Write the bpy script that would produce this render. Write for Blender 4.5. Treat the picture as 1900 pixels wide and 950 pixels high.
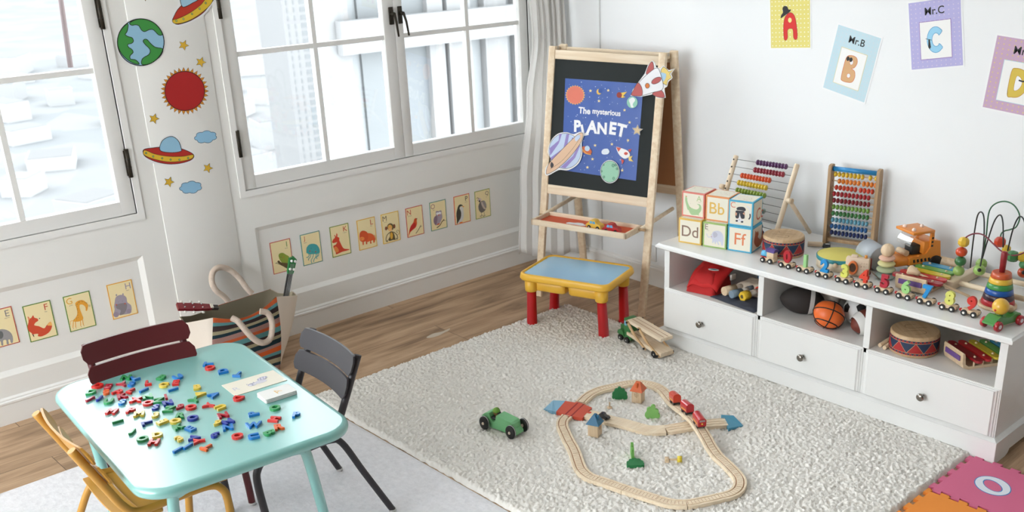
import bpy, bmesh, math, random
from mathutils import Vector as V, Matrix as MX, noise
for _o in list(bpy.data.objects): bpy.data.objects.remove(_o)
SC = bpy.context.scene; COL = SC.collection
PI = math.pi
random.seed(7)
# ------------------------------------------------------------------ camera, sky, light, exposure
CX, CY, FPX, EYE = 1093.789172, 623.833764, 1925.89259, V((0, 0, 2.0))
AXR = V((0.708597, -0.70544329, -0.01549371))      # camera right
AXD = V((-0.28104657, -0.262026, -0.92323085))     # camera down
AXF = V((0.64722726, 0.65855306, -0.38393325))     # camera forward
cam = bpy.data.cameras.new('camera'); camo = bpy.data.objects.new('camera', cam); COL.objects.link(camo)
m = MX.Identity(4)
for r in range(3):
    m[r][0] = AXR[r]; m[r][1] = -AXD[r]; m[r][2] = -AXF[r]; m[r][3] = EYE[r]
camo.matrix_world = m
cam.sensor_width = 36; cam.lens = 36 * FPX / 1900; cam.shift_x = -(CX - 950) / 1900; cam.shift_y = (CY - 475) / 1900
cam.clip_start = 0.05; cam.clip_end = 3000
cam.dof.use_dof = True; cam.dof.focus_distance = 3.7; cam.dof.aperture_fstop = 5.6
SC.camera = camo
w = bpy.data.worlds.new('sky'); SC.world = w; w.use_nodes = True
bg = w.node_tree.nodes['Background']; bg.inputs[0].default_value = (0.90, 0.955, 1.0, 1); bg.inputs[1].default_value = 2.1
def area_light(name, loc, rot, sx, sy, power, col=(1, 1, 1)):
    l = bpy.data.lights.new(name, 'AREA'); l.shape = 'RECTANGLE'; l.size = sx; l.size_y = sy; l.energy = power; l.color = col
    o = bpy.data.objects.new(name, l); COL.objects.link(o); o.location = loc; o.rotation_euler = rot
    return o
WORLD = 9.5
bg.inputs[1].default_value = WORLD
area_light('daylight_side', (-2.45, 2.75, 1.70), (math.radians(82), 0, math.radians(-90)), 2.9, 1.7, 58, (0.90, 0.96, 1.0))
for x0, x1 in ((-0.05, 1.7), (2.21, 4.03)):
    p_ = area_light('window_portal', ((x0 + x1) / 2, 4.70, 1.67), (math.radians(-90), 0, 0), x1 - x0, 1.8, 1); p_.data.cycles.is_portal = True
SC.view_settings.view_transform = 'Standard'; SC.view_settings.look = 'None'
SC.view_settings.exposure = -0.13; SC.view_settings.gamma = 1.0; SC.view_settings.use_curve_mapping = False

def ray(px, py): return AXR * ((px - CX) / FPX) + AXD * ((py - CY) / FPX) + AXF
def FZ(px, py, z=0.0): d = ray(px, py); return EYE + d * ((z - EYE.z) / d.z)      # photo point on a level surface
def FX(px, py, x): d = ray(px, py); return EYE + d * (x / d.x)                     # ... on a wall of constant x
def FY(px, py, y): d = ray(px, py); return EYE + d * (y / d.y)                     # ... on a wall of constant y
# ------------------------------------------------------------------ materials
def lin(c): return tuple(((x / 255) / 12.92 if x / 255 <= 0.04045 else ((x / 255 + 0.055) / 1.055) ** 2.4) for x in c)
_M = {}
def mat(c, rough=0.5, metal=0.0, spec=0.5, bump=0.0, bscale=200.0, coat=0.0, var=0.0):
    key = (tuple(c), rough, metal, spec, bump, bscale, coat, var)
    if key in _M: return _M[key]
    m = bpy.data.materials.new('m_%d_%d_%d' % tuple(int(x) for x in c)); m.use_nodes = True; nt = m.node_tree; b = nt.nodes['Principled BSDF']
    b.inputs['Base Color'].default_value = (*lin(c), 1); b.inputs['Roughness'].default_value = rough; b.inputs['Metallic'].default_value = metal
    b.inputs['Specular IOR Level'].default_value = spec; b.inputs['Coat Weight'].default_value = coat
    if bump or var:
        tc = nt.nodes.new('ShaderNodeTexCoord'); nz = nt.nodes.new('ShaderNodeTexNoise'); nz.inputs['Scale'].default_value = bscale; nz.inputs['Detail'].default_value = 3
        nt.links.new(tc.outputs['Object'], nz.inputs['Vector'])
        if bump:
            bp = nt.nodes.new('ShaderNodeBump'); bp.inputs['Strength'].default_value = bump; bp.inputs['Distance'].default_value = 0.002
            nt.links.new(nz.outputs['Fac'], bp.inputs['Height']); nt.links.new(bp.outputs[0], b.inputs['Normal'])
        if var:
            mr = nt.nodes.new('ShaderNodeMapRange'); mr.inputs[3].default_value = 1 - var; mr.inputs[4].default_value = 1 + var
            mx = nt.nodes.new('ShaderNodeMix'); mx.data_type = 'RGBA'; mx.blend_type = 'MULTIPLY'; mx.inputs[0].default_value = 1
            mx.inputs[6].default_value = (*lin(c), 1); nt.links.new(nz.outputs['Fac'], mr.inputs[0])
            nt.links.new(mr.outputs[0], mx.inputs[7]); nt.links.new(mx.outputs[2], b.inputs['Base Color'])
    _M[key] = m; return m
def wood(c1, c2, scale=1.0, axis=0, rough=0.5, bump=0.1):
    key = ('w', tuple(c1), tuple(c2), scale, axis, rough)
    if key in _M: return _M[key]
    m = bpy.data.materials.new('wood_%d_%d_%d' % tuple(c1)); m.use_nodes = True; nt = m.node_tree; b = nt.nodes['Principled BSDF']
    tc = nt.nodes.new('ShaderNodeTexCoord'); mp = nt.nodes.new('ShaderNodeMapping'); s = [60 * scale] * 3; s[axis] = 4 * scale; mp.inputs['Scale'].default_value = s
    nz = nt.nodes.new('ShaderNodeTexNoise'); nz.inputs['Scale'].default_value = 1.0; nz.inputs['Detail'].default_value = 4; nz.inputs['Distortion'].default_value = 0.6
    cr = nt.nodes.new('ShaderNodeValToRGB'); cr.color_ramp.elements[0].position = 0.35; cr.color_ramp.elements[1].position = 0.7
    cr.color_ramp.elements[0].color = (*lin(c2), 1); cr.color_ramp.elements[1].color = (*lin(c1), 1)
    nt.links.new(tc.outputs['Object'], mp.inputs[0]); nt.links.new(mp.outputs[0], nz.inputs['Vector']); nt.links.new(nz.outputs['Fac'], cr.inputs[0])
    nt.links.new(cr.outputs[0], b.inputs['Base Color']); b.inputs['Roughness'].default_value = rough
    _M[key] = m; return m
def glass_mat():
    m = bpy.data.materials.new('window_glass'); m.use_nodes = True; nt = m.node_tree; nt.nodes.clear()
    o = nt.nodes.new('ShaderNodeOutputMaterial'); t = nt.nodes.new('ShaderNodeBsdfTransparent'); t.inputs[0].default_value = (0.97, 0.98, 0.98, 1)
    g = nt.nodes.new('ShaderNodeBsdfGlossy'); g.inputs['Roughness'].default_value = 0.03; f = nt.nodes.new('ShaderNodeFresnel'); f.inputs[0].default_value = 1.45
    mx = nt.nodes.new('ShaderNodeMixShader'); nt.links.new(f.outputs[0], mx.inputs[0]); nt.links.new(t.outputs[0], mx.inputs[1]); nt.links.new(g.outputs[0], mx.inputs[2])
    nt.links.new(mx.outputs[0], o.inputs[0]); return m
PINE = wood((240, 222, 196), (222, 198, 166), 0.7, 2); PINEX = wood((242, 225, 200), (226, 203, 172), 0.7, 0); PINEY = wood((240, 222, 194), (222, 196, 162), 0.7, 1)
BEECH = wood((230, 206, 174), (214, 186, 150), 1.6, 0); BEECHZ = wood((230, 206, 174), (214, 186, 150), 1.6, 2)
OAK = wood((190, 158, 118), (168, 134, 96), 1.2, 2)
BLACK = mat((25, 24, 24), 0.45); WHITE = mat((232, 232, 230), 0.5)
# ------------------------------------------------------------------ geometry helpers
def frame(o, x, y=None, z=None):
    """4x4 matrix with origin o and the given axes (missing axis from a cross product)"""
    x = V(x).normalized()
    if y is None: z = V(z).normalized(); y = z.cross(x)
    else: y = V(y).normalized(); z = x.cross(y) if z is None else V(z)
    m = MX.Identity(4)
    for r in range(3): m[r][0] = x[r]; m[r][1] = y[r]; m[r][2] = z[r]; m[r][3] = o[r]
    return m
def TR(x=0, y=0, z=0, rz=0, rx=0, ry=0):
    return MX.Translation((x, y, z)) @ MX.Rotation(rz, 4, 'Z') @ MX.Rotation(ry, 4, 'Y') @ MX.Rotation(rx, 4, 'X')
_TXT = {}
def text2d(s, bold=0.0):
    key = (s, bold)
    if key in _TXT: return _TXT[key]
    c = bpy.data.curves.new('t', 'FONT'); c.body = s; c.size = 1; c.offset = bold; c.resolution_u = 4; c.align_x = 'CENTER'
    o = bpy.data.objects.new('t', c); me = o.to_mesh()
    vs = [v.co.copy() for v in me.vertices]; fs = [list(p.vertices) for p in me.polygons]
    es = {}
    for p in me.polygons:
        vv = list(p.vertices)
        for i in range(len(vv)):
            a, b = vv[i], vv[(i + 1) % len(vv)]; es[(a, b)] = 1
    # weld duplicates
    mp, nv, idx = {}, [], []
    for v in vs:
        k = (round(v.x, 5), round(v.y, 5))
        if k not in mp: mp[k] = len(nv); nv.append((v.x, v.y))
        idx.append(mp[k])
    nf = []
    for f in fs:
        g = []
        for i in f:
            if idx[i] not in g: g.append(idx[i])
        if len(g) > 2: nf.append(g)
    o.to_mesh_clear(); bpy.data.objects.remove(o); bpy.data.curves.remove(c)
    x0 = min(v[0] for v in nv); x1 = max(v[0] for v in nv); y0 = min(v[1] for v in nv); y1 = max(v[1] for v in nv)
    _TXT[key] = (nv, nf, (x0, x1, y0, y1)); return _TXT[key]
def catmull(pts, n=5, closed=True):
    P = [V((*p, 0)) if len(p) == 2 else V(p) for p in pts]; N = len(P); out = []
    for i in range(N if closed else N - 1):
        g = (lambda k: P[k % N]) if closed else (lambda k: P[max(0, min(N - 1, k))])
        a, b, c, d = g(i - 1), g(i), g(i + 1), g(i + 2)
        for j in range(n):
            t = j / n; out.append(0.5 * ((2 * b) + (c - a) * t + (2 * a - 5 * b + 4 * c - d) * t * t + (3 * b - a - 3 * c + d) * t ** 3))
    if not closed: out.append(P[-1])
    return out
class MB:
    def __init__(s, T=None): s.v = []; s.f = []; s.mi = []; s.sm = []; s.mats = []; s.T = T or MX.Identity(4)
    def add(s, vs, fs, m, smooth=False):
        if m not in s.mats: s.mats.append(m)
        k = s.mats.index(m); n = len(s.v); T = s.T
        s.v += [tuple(T @ V(p)) for p in vs]
        for i, f in enumerate(fs):
            s.f.append([n + j for j in f]); s.mi.append(k); s.sm.append(smooth[i] if isinstance(smooth, list) else smooth)
        return s
    def box(s, c, d, m, bev=0.0, R=None, seg=2):
        if not bev:
            x, y, z = d[0] / 2, d[1] / 2, d[2] / 2
            vs = [V((a * x, b * y, e * z)) for a in (-1, 1) for b in (-1, 1) for e in (-1, 1)]
            fs = [(0, 1, 3, 2), (4, 6, 7, 5), (0, 4, 5, 1), (2, 3, 7, 6), (0, 2, 6, 4), (1, 5, 7, 3)]
            sm = False
        else:
            bm = bmesh.new(); bmesh.ops.create_cube(bm, size=1)
            for v in bm.verts: v.co = V((v.co.x * d[0], v.co.y * d[1], v.co.z * d[2]))
            bmesh.ops.bevel(bm, geom=bm.edges[:], offset=min(bev, min(d) * 0.49), segments=seg, affect='EDGES', profile=0.5)
            bm.verts.ensure_lookup_table(); vs = [v.co.copy() for v in bm.verts]; fs = [[v.index for v in f.verts] for f in bm.faces]
            big = [f.calc_area() for f in bm.faces]; mx = max(big); sm = seg > 1; bm.free()
        if R: vs = [R @ v for v in vs]
        return s.add([V(c) + v for v in vs], fs, m, sm)
    def bx(s, x0, x1, y0, y1, z0, z1, m, bev=0.0):
        return s.box(((x0 + x1) / 2, (y0 + y1) / 2, (z0 + z1) / 2), (x1 - x0, y1 - y0, z1 - z0), m, bev)
    def ring(s, rings, m, smooth=True, cap=True, closed=False):
        n = len(rings[0]); vs = [p for r in rings for p in r]; fs = []; sm = []
        R = len(rings)
        for i in range(R if closed else R - 1):
            for j in range(n):
                fs.append((i * n + j, i * n + (j + 1) % n, ((i + 1) % R) * n + (j + 1) % n, ((i + 1) % R) * n + j)); sm.append(smooth)
        if cap and not closed:
            fs.append(list(range(n))[::-1]); sm.append(False); fs.append([(R - 1) * n + j for j in range(n)]); sm.append(False)
        return s.add(vs, fs, m, sm)
    def tube(s, path, r, m, n=10, closed=False, cap=True):
        P = [V(p) for p in path]; N = len(P); rr = r if isinstance(r, (list, tuple)) else [r] * N
        up = None; rings = []
        for i in range(N):
            a = P[i - 1] if (i > 0 or closed) else P[i]; b = P[(i + 1) % N] if (i < N - 1 or closed) else P[i]
            t = (b - a).normalized()
            if up is None: up = V((0, 0, 1)) if abs(t.z) < 0.9 else V((1, 0, 0)); 
            x = up.cross(t).normalized(); up = t.cross(x).normalized()
            rings.append([P[i] + (x * math.cos(2 * PI * k / n) + up * math.sin(2 * PI * k / n)) * rr[i] for k in range(n)])
        return s.ring(rings, m, True, cap, closed)
    def cyl(s, a, b, r, m, r2=None, n=16): return s.tube([a, b], [r, r if r2 is None else r2], m, n)
    def lathe(s, prof, m, n=24, c=(0, 0, 0), smooth=True, cap=True):
        rings = [[V((c[0] + r * math.cos(2 * PI * k / n), c[1] + r * math.sin(2 * PI * k / n), c[2] + z)) for k in range(n)] for r, z in prof]
        return s.ring(rings, m, smooth, cap)
    def sph(s, c, r, m, n=12, sc=(1, 1, 1)):
        k = n // 2 + 1
        prof = [(max(1e-5, math.sin(PI * i / k)), -math.cos(PI * i / k)) for i in range(k + 1)]
        rings = [[V((c[0] + r * a * math.cos(2 * PI * j / n) * sc[0], c[1] + r * a * math.sin(2 * PI * j / n) * sc[1], c[2] + r * z * sc[2])) for j in range(n)] for a, z in prof]
        return s.ring(rings, m, True, False)
    def prism(s, pts, z0, z1, m, side=None, smooth=False):
        """2D outline extruded along local z"""
        n = len(pts); vs = [(p[0], p[1], z0) for p in pts] + [(p[0], p[1], z1) for p in pts]
        s.add(vs, [list(range(n))[::-1], [n + i for i in range(n)]], m, False)
        return s.add(vs, [(i, (i + 1) % n, n + (i + 1) % n, n + i) for i in range(n)], side or m, smooth)
    def sheet(s, grid, m, thick=0, smooth=True):
        R, C = len(grid), len(grid[0]); vs = [p for r in grid for p in r]
        return s.add(vs, [(i * C + j, i * C + j + 1, (i + 1) * C + j + 1, (i + 1) * C + j) for i in range(R - 1) for j in range(C - 1)], m, smooth)
    def text(s, st, size, z0, z1, m, x=0, y=0, bold=0.0, center=True, side=None, h=None):
        vs, fs, (x0, x1, y0, y1) = text2d(st, bold)
        k = size if h is None else h / (y1 - y0)
        ox, oy = ((x0 + x1) / 2, (y0 + y1) / 2) if center else (x0, y0)
        P = [((a - ox) * k + x, (b - oy) * k + y) for a, b in vs]; n = len(P)
        if z1 is None or z1 == z0: return s.add([(a, b, z0) for a, b in P], fs, m)
        es = set()
        for f in fs:
            for i in range(len(f)): es.add((f[i], f[(i + 1) % len(f)]))
        bd = [e for e in es if (e[1], e[0]) not in es]
        allv = [(a, b, z0) for a, b in P] + [(a, b, z1) for a, b in P]
        s.add(allv, [f[::-1] for f in fs] + [[n + i for i in f] for f in fs], m)
        return s.add(allv, [(a, b, n + b, n + a) for a, b in bd], side or m)
    def build(s, name, parent=None, **kw):
        me = bpy.data.meshes.new(name); me.from_pydata(s.v, [], s.f)
        for m in s.mats: me.materials.append(m)
        me.polygons.foreach_set('material_index', s.mi); me.polygons.foreach_set('use_smooth', s.sm); me.update()
        o = bpy.data.objects.new(name, me); COL.objects.link(o)
        if parent: o.parent = parent
        for k, v in kw.items(): o[k] = v
        return o
class Draw:
    """flat printed artwork, layer on layer, in a plane (local x right, y up, z out of the sheet)"""
    def __init__(s, mb, z=0.0004, step=0.00012, sc=1.0, ox=0, oy=0): s.mb = mb; s.z = z; s.st = step; s.sc = sc; s.ox = ox; s.oy = oy
    def t(s, p): return (p[0] * s.sc + s.ox, p[1] * s.sc + s.oy)
    def poly(s, pts, c, ol=None):
        s.z += s.st; P = [(*s.t(p), s.z) for p in pts]; s.mb.add(P, [list(range(len(P)))], mat(c, 0.6))
        if ol: s.line(list(pts) + [pts[0], pts[1]], ol[0], ol[1])
    def blob(s, pts, c, ol=None, n=5): s.poly([(p.x, p.y) for p in catmull(pts, n)], c, ol)
    def ell(s, x, y, rx, ry, c, rot=0, ol=None, n=28, a0=0, a1=2 * PI):
        P = []
        full = abs(a1 - a0 - 2 * PI) < 1e-6
        for i in range(n if full else n + 1):
            a = a0 + (a1 - a0) * i / n; u, v = rx * math.cos(a), ry * math.sin(a); P.append((x + u * math.cos(rot) - v * math.sin(rot), y + u * math.sin(rot) + v * math.cos(rot)))
        s.poly(P, c, ol)
    def rect(s, x0, y0, x1, y1, c, ol=None): s.poly([(x0, y0), (x1, y0), (x1, y1), (x0, y1)], c, ol)
    def line(s, pts, w, c, smooth=False):
        if smooth: pts = [(p.x, p.y) for p in catmull(pts, 6, False)]
        s.z += s.st; P = [V(p) for p in pts]; A = []; B = []
        for i in range(len(P)):
            a = P[max(0, i - 1)]; b = P[min(len(P) - 1, i + 1)]; d = (b - a)
            if d.length < 1e-9: d = V((1, 0))
            n = V((-d.y, d.x)).normalized() * w / 2; A.append(P[i] + n); B.append(P[i] - n)
        k = len(P); vs = [(*s.t(p), s.z) for p in A + B]
        s.mb.add(vs, [(i, i + 1, k + i + 1, k + i) for i in range(k - 1)], mat(c, 0.6))
    def text(s, st, x, y, h, c, bold=0.0, center=True):
        s.z += s.st; X = s.t((x, y)); s.mb.text(st, 1, s.z, None, mat(c, 0.6), X[0], X[1], bold, center, h=h * s.sc)
    def ring(s, x, y, r, w, c): s.line([(x + r * math.cos(2 * PI * i / 24), y + r * math.sin(2 * PI * i / 24)) for i in range(26)], w, c)
def tag(o, label=None, cat=None, group=None, kind=None):
    for k, v in (('label', label), ('category', cat), ('group', group), ('kind', kind)):
        if v: o[k] = v
    return o
def thing(name, label, cat, loc=(0, 0, 0), rz=0, group=None, M=None):
    o = bpy.data.objects.new(name, None); COL.objects.link(o); o.empty_display_size = 0.02
    if M is not None: o.matrix_world = M
    else: o.location = loc; o.rotation_euler = (0, 0, rz)
    return tag(o, label, cat, group)
def struct(mb, name): return tag(mb.build(name), kind='structure')
def dup(o, parent=None):
    c = o.copy(); COL.objects.link(c)
    if parent is not None: c.parent = parent
    for ch in list(o.children): dup(ch, c)
    return c
def rrect(w, h, r, n=6):
    out = []
    for cx, cy, a0 in ((w / 2 - r, h / 2 - r, 0), (-w / 2 + r, h / 2 - r, PI / 2), (-w / 2 + r, -h / 2 + r, PI), (w / 2 - r, -h / 2 + r, 1.5 * PI)):
        for i in range(n + 1): a = a0 + PI / 2 * i / n; out.append((cx + r * math.cos(a), cy + r * math.sin(a)))
    return out
# ------------------------------------------------------------------ the setting
YW, XW = 4.555, 4.158
wallm = mat((239, 238, 234), 0.6, bump=0.05, bscale=400); trimm = mat((241, 240, 237), 0.45)
rwallm = mat((237, 239, 240), 0.65, bump=0.12, bscale=500)
def floor_mat():
    m = bpy.data.materials.new('oak_floor'); m.use_nodes = True; nt = m.node_tree; b = nt.nodes['Principled BSDF']; N = nt.nodes.new; L = nt.links.new
    tc = N('ShaderNodeTexCoord'); mp = N('ShaderNodeMapping'); mp.inputs['Location'].default_value = (0.02, 0.0, 0)
    L(tc.outputs['Object'], mp.inputs[0])
    br = N('ShaderNodeTexBrick'); br.inputs['Scale'].default_value = 1; br.inputs['Brick Width'].default_value = 1.9; br.inputs['Row Height'].default_value = 0.374
    br.inputs['Mortar Size'].default_value = 0.0016; br.inputs['Mortar Smooth'].default_value = 0.3; br.offset = 0.45
    br.inputs['Color1'].default_value = (0.0, 0, 0, 1); br.inputs['Color2'].default_value = (1, 1, 1, 1); br.inputs['Mortar'].default_value = (0.5, 0.5, 0.5, 1)
    L(mp.outputs[0], br.inputs['Vector'])
    m2 = N('ShaderNodeMapping'); m2.inputs['Scale'].default_value = (1.2, 9, 1); L(tc.outputs['Object'], m2.inputs[0])
    ad = N('ShaderNodeVectorMath'); ad.operation = 'ADD'; L(m2.outputs[0], ad.inputs[0]); L(br.outputs['Color'], ad.inputs[1])
    nz = N('ShaderNodeTexNoise'); nz.inputs['Scale'].default_value = 1.6; nz.inputs['Detail'].default_value = 6; nz.inputs['Distortion'].default_value = 0.8; L(ad.outputs[0], nz.inputs['Vector'])
    m3 = N('ShaderNodeMapping'); m3.inputs['Scale'].default_value = (4, 90, 1); L(tc.outputs['Object'], m3.inputs[0])
    n2 = N('ShaderNodeTexNoise'); n2.inputs['Scale'].default_value = 1.5; n2.inputs['Detail'].default_value = 4; L(m3.outputs[0], n2.inputs['Vector'])
    mxn = N('ShaderNodeMath'); mxn.operation = 'MULTIPLY_ADD'; mxn.inputs[1].default_value = 0.35; L(n2.outputs['Fac'], mxn.inputs[0]); L(nz.outputs['Fac'], mxn.inputs[2])
    cr = N('ShaderNodeValToRGB'); e = cr.color_ramp.elements; e[0].position = 0.42; e[0].color = (*lin((116, 90, 68)), 1); e[1].position = 0.95; e[1].color = (*lin((206, 176, 144)), 1)
    x = e.new(0.6); x.color = (*lin((164, 134, 104)), 1); x = e.new(0.75); x.color = (*lin((188, 156, 124)), 1)
    L(mxn.outputs[0], cr.inputs[0])
    mx = N('ShaderNodeMix'); mx.data_type = 'RGBA'; mx.inputs[7].default_value = (*lin((92, 72, 56)), 1); L(br.outputs['Fac'], mx.inputs[0]); L(cr.outputs[0], mx.inputs[6]); L(mx.outputs[2], b.inputs['Base Color'])
    bp = N('ShaderNodeBump'); bp.inputs['Strength'].default_value = 0.15; bp.inputs['Distance'].default_value = 0.002; L(mxn.outputs[0], bp.inputs['Height']); L(bp.outputs[0], b.inputs['Normal'])
    b.inputs['Roughness'].default_value = 0.5; return m
fm = floor_mat()
f = MB(); f.bx(-2.7, 4.3, -1.3, 4.7, -0.1, 0, fm)
kn = catmull([(2.80, 4.02), (2.85, 4.035), (2.90, 4.025), (2.955, 4.03), (2.93, 4.01), (2.90, 4.005), (2.86, 3.995), (2.815, 4.0)], 5)
f.prism([(p.x, p.y) for p in kn], 0.0001, 0.0006, mat((206, 196, 180), 0.6))
struct(f, 'floor')
c = MB(); c.bx(-2.7, 4.3, -1.3, 4.7, 2.9, 3.0, wallm); struct(c, 'ceiling')
# window wall: y = YW, openings for window_1 (pair left) and window_2 (pair centre)
W1 = (-0.05, 1.699, 0.775, 2.56); W2 = (2.213, 4.033, 0.775, 2.56)
wl = MB()
def slab(x0, x1, z0, z1, y0=YW, y1=YW + 0.12): wl.bx(x0, x1, y0, y1, z0, z1, wallm)
slab(-2.6, W1[0], 0.0, 2.9); slab(W1[1], W2[0], 0, 2.9); slab(W2[1], 4.3, 0, 2.9)
slab(W1[0], W1[1], W1[3], 2.9); slab(W2[0], W2[1], W2[3], 2.9)
def panel(x0, x1, z0, z1, X0, X1, Z0, Z1, b=0.022, d=0.014):
    """wall slab x0..x1, z0..z1 with one recessed field X0..X1, Z0..Z1"""
    o = [(x0, YW, z0), (x1, YW, z0), (x1, YW, z1), (x0, YW, z1)]; a = [(X0, YW, Z0), (X1, YW, Z0), (X1, YW, Z1), (X0, YW, Z1)]
    i = [(X0 + b, YW + d, Z0 + b), (X1 - b, YW + d, Z0 + b), (X1 - b, YW + d, Z1 - b), (X0 + b, YW + d, Z1 - b)]
    wl.add(o + a + i, [(k, (k + 1) % 4, 4 + (k + 1) % 4, 4 + k) for k in range(4)] + [(4 + k, 4 + (k + 1) % 4, 8 + (k + 1) % 4, 8 + k) for k in range(4)] + [(8, 9, 10, 11)], wallm)
    wl.bx(x0, x1, YW + d + 0.005, YW + 0.12, z0, z1, wallm)
    wl.add([(x0, YW, z1), (x1, YW, z1), (x1, YW + 0.12, z1), (x0, YW + 0.12, z1)], [(0, 1, 2, 3)], wallm)
panel(W1[0], W1[1], 0, W1[2], 0.0, 1.687, 0.205, 0.585)
panel(W2[0], W2[1], 0, W2[2], 2.234, 4.02, 0.205, 0.59)
struct(wl, 'wall_left')
p = MB(); p.bx(1.806, 2.139, YW - 0.005, YW + 0.01, 0.0, 2.9, wallm, 0.002); struct(p, 'trim_1')
for k, (W, n) in enumerate(((W1, 2), (W2, 3))):     # flat casing round each window pair
    t = MB(); x0, x1, z0, z1 = W; e = 0.029
    for a in ((x0 - e, x1 + e, z0 - e, z0), (x0 - e, x1 + e, z1, z1 + e), (x0 - e, x0, z0, z1), (x1, x1 + min(e, 0.029), z0, z1)):
        t.bx(a[0], a[1], YW - 0.006, YW + 0.06, a[2], a[3], trimm)
    struct(t, 'trim_%d' % n)
# baseboards
def bb_prof(t0=0.013): return [(0, 0), (-t0, 0), (-t0, 0.088), (-t0 * 1.25, 0.092), (-t0 * 1.25, 0.100), (-t0 * 0.7, 0.104), (-t0 * 0.7, 0.110), (0, 0.117)]
b = MB(); pr = bb_prof()
b.ring([[V((x, YW + q[0], q[1])) for q in pr] for x in (-2.6, XW)], trimm, False); struct(b, 'baseboard_left')
b = MB(); b.ring([[V((XW + q[0], y, q[1] * 1.05)) for q in pr] for y in (YW, -1.0)], trimm, False); struct(b, 'baseboard_right')
r = MB(); r.bx(XW, XW + 0.14, -1.0, YW + 0.12, 0, 2.9, rwallm); struct(r, 'wall_right')
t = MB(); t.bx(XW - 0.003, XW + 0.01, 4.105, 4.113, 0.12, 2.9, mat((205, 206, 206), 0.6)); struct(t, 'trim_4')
q = MB(); q.bx(-2.7, 4.3, -1.3, -1.2, 0, 2.9, mat((60, 64, 62), 0.8)); struct(q, 'wall_back')  # unseen wall, toned dark to hold back light bounced from behind the camera
q = MB(); q.bx(-2.7, -2.6, -1.2, 4.6, 0, 0.85, wallm); q.bx(-2.7, -2.6, -1.2, 4.6, 2.65, 2.9, wallm); q.bx(-2.7, -2.6, -1.2, 1.2, .85, 2.65, wallm); q.bx(-2.7, -2.6, 4.3, 4.6, .85, 2.65, wallm); struct(q, 'wall_side')
# windows
GL = glass_mat(); sashm = mat((234, 233, 230), 0.45); dark = mat((52, 46, 36), 0.5, 0.5)
def sash(name, x0, x1, z0, z1, gx0, gx1, gz0, gz1, mx, mz, hinge_x, handle=None):
    yf, yb = YW + 0.004, YW + 0.044; r = bpy.data.objects.new(name, None); COL.objects.link(r); r['kind'] = 'structure'
    f = MB(); f.bx(x0, gx0, yf, yb, z0, z1, sashm, 0.002); f.bx(gx1, x1, yf, yb, z0, z1, sashm, 0.002); f.bx(gx0, gx1, yf, yb, z0, gz0, sashm); f.bx(gx0, gx1, yf, yb, gz1, z1, sashm)
    for a in mx: f.bx(a - 0.011, a + 0.011, yf + 0.006, yb, gz0, gz1, sashm)
    for a in mz: f.bx(gx0, gx1, yf + 0.0068, yb - .0008, a - 0.011, a + 0.011, sashm)
    f.build('sash_frame', r)
    g = MB(); g.bx(gx0, gx1, YW + 0.028, YW + 0.032, gz0, gz1, GL); g.build('glass_pane', r)
    for z in (1.0, 1.62, 2.3):
        h = MB(); h.cyl((hinge_x, YW - 0.004, z - 0.062), (hinge_x, YW - 0.004, z + 0.062), 0.0095, dark); h.bx(hinge_x - 0.012, hinge_x + 0.004, YW - 0.002, YW + 0.003, z - 0.055, z + 0.055, dark)
        h.cyl((hinge_x, YW - 0.004, z - 0.02), (hinge_x, YW - 0.004, z - 0.017), 0.0105, BLACK); h.cyl((hinge_x, YW - 0.004, z + 0.017), (hinge_x, YW - 0.004, z + 0.02), 0.0105, BLACK)
        h.build('hinge', r)
    if handle:
        h = MB(); hx = handle; h.box((hx, YW - 0.001, 1.5), (0.026, 0.008, 0.085), dark, 0.003); h.cyl((hx, YW, 1.51), (hx, YW - 0.03, 1.51), 0.009, dark)
        h.tube([(hx, YW - 0.03, 1.515), (hx + (0.012 if name != 'window_2' else 0.006), YW - 0.034, 1.47), (hx + 0.022 * (1 if hx > 3.14 else 0.6), YW - 0.034, 1.40)], [0.007, 0.006, 0.005], dark, 8)
        h.build('handle', r)
    return r
zr = (0.840, 1.963, 2.512)
MZ = (1.397, 1.955)
sash('window_1', 0.80, 1.697, 0.778, 2.556, 0.862, 1.635, 0.838, 2.5, (1.242,), MZ, 1.700)
sash('window_2', 2.216, 3.135, 0.778, 2.556, 2.274, 3.073, 0.840, 2.5, (2.678,), MZ, 2.214, 3.118)
sash('window_3', 3.137, 4.03, 0.778, 2.556, 3.19, 4.003 - 0.03, 0.840, 2.5, (3.606,), MZ, 4.031, 3.172)
sash('window_4', -0.047, 0.798, 0.778, 2.556, 0.015, 0.735, 0.838, 2.5, (0.375,), MZ, -0.05)
# ------------------------------------------------------------------ curtain and socket
linen = mat((248, 246, 243), 0.8, bump=0.25, bscale=600)
_n = linen.node_tree; _t = _n.nodes.new('ShaderNodeBsdfTranslucent'); _t.inputs[0].default_value = (0.86, 0.85, 0.83, 1); _x = _n.nodes.new('ShaderNodeMixShader'); _x.inputs[0].default_value = 0.45
_n.links.new(_n.nodes['Principled BSDF'].outputs[0], _x.inputs[1]); _n.links.new(_t.outputs[0], _x.inputs[2]); _n.links.new(_x.outputs[0], _n.nodes['Material Output'].inputs[0])
cu = MB(); rows = []
keys = [(0.10, (3.80, 4.45), (4.085, 4.19), 0.010), (0.5, (3.83, 4.45), (4.09, 4.22), 0.012), (1.0, (3.90, 4.44), (4.10, 4.27), 0.010), (1.32, (3.955, 4.43), (4.105, 4.33), 0.014), (1.7, (3.93, 4.43), (4.115, 4.36), 0.018), (2.7, (3.90, 4.44), (4.12, 4.38), 0.03)]
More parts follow.
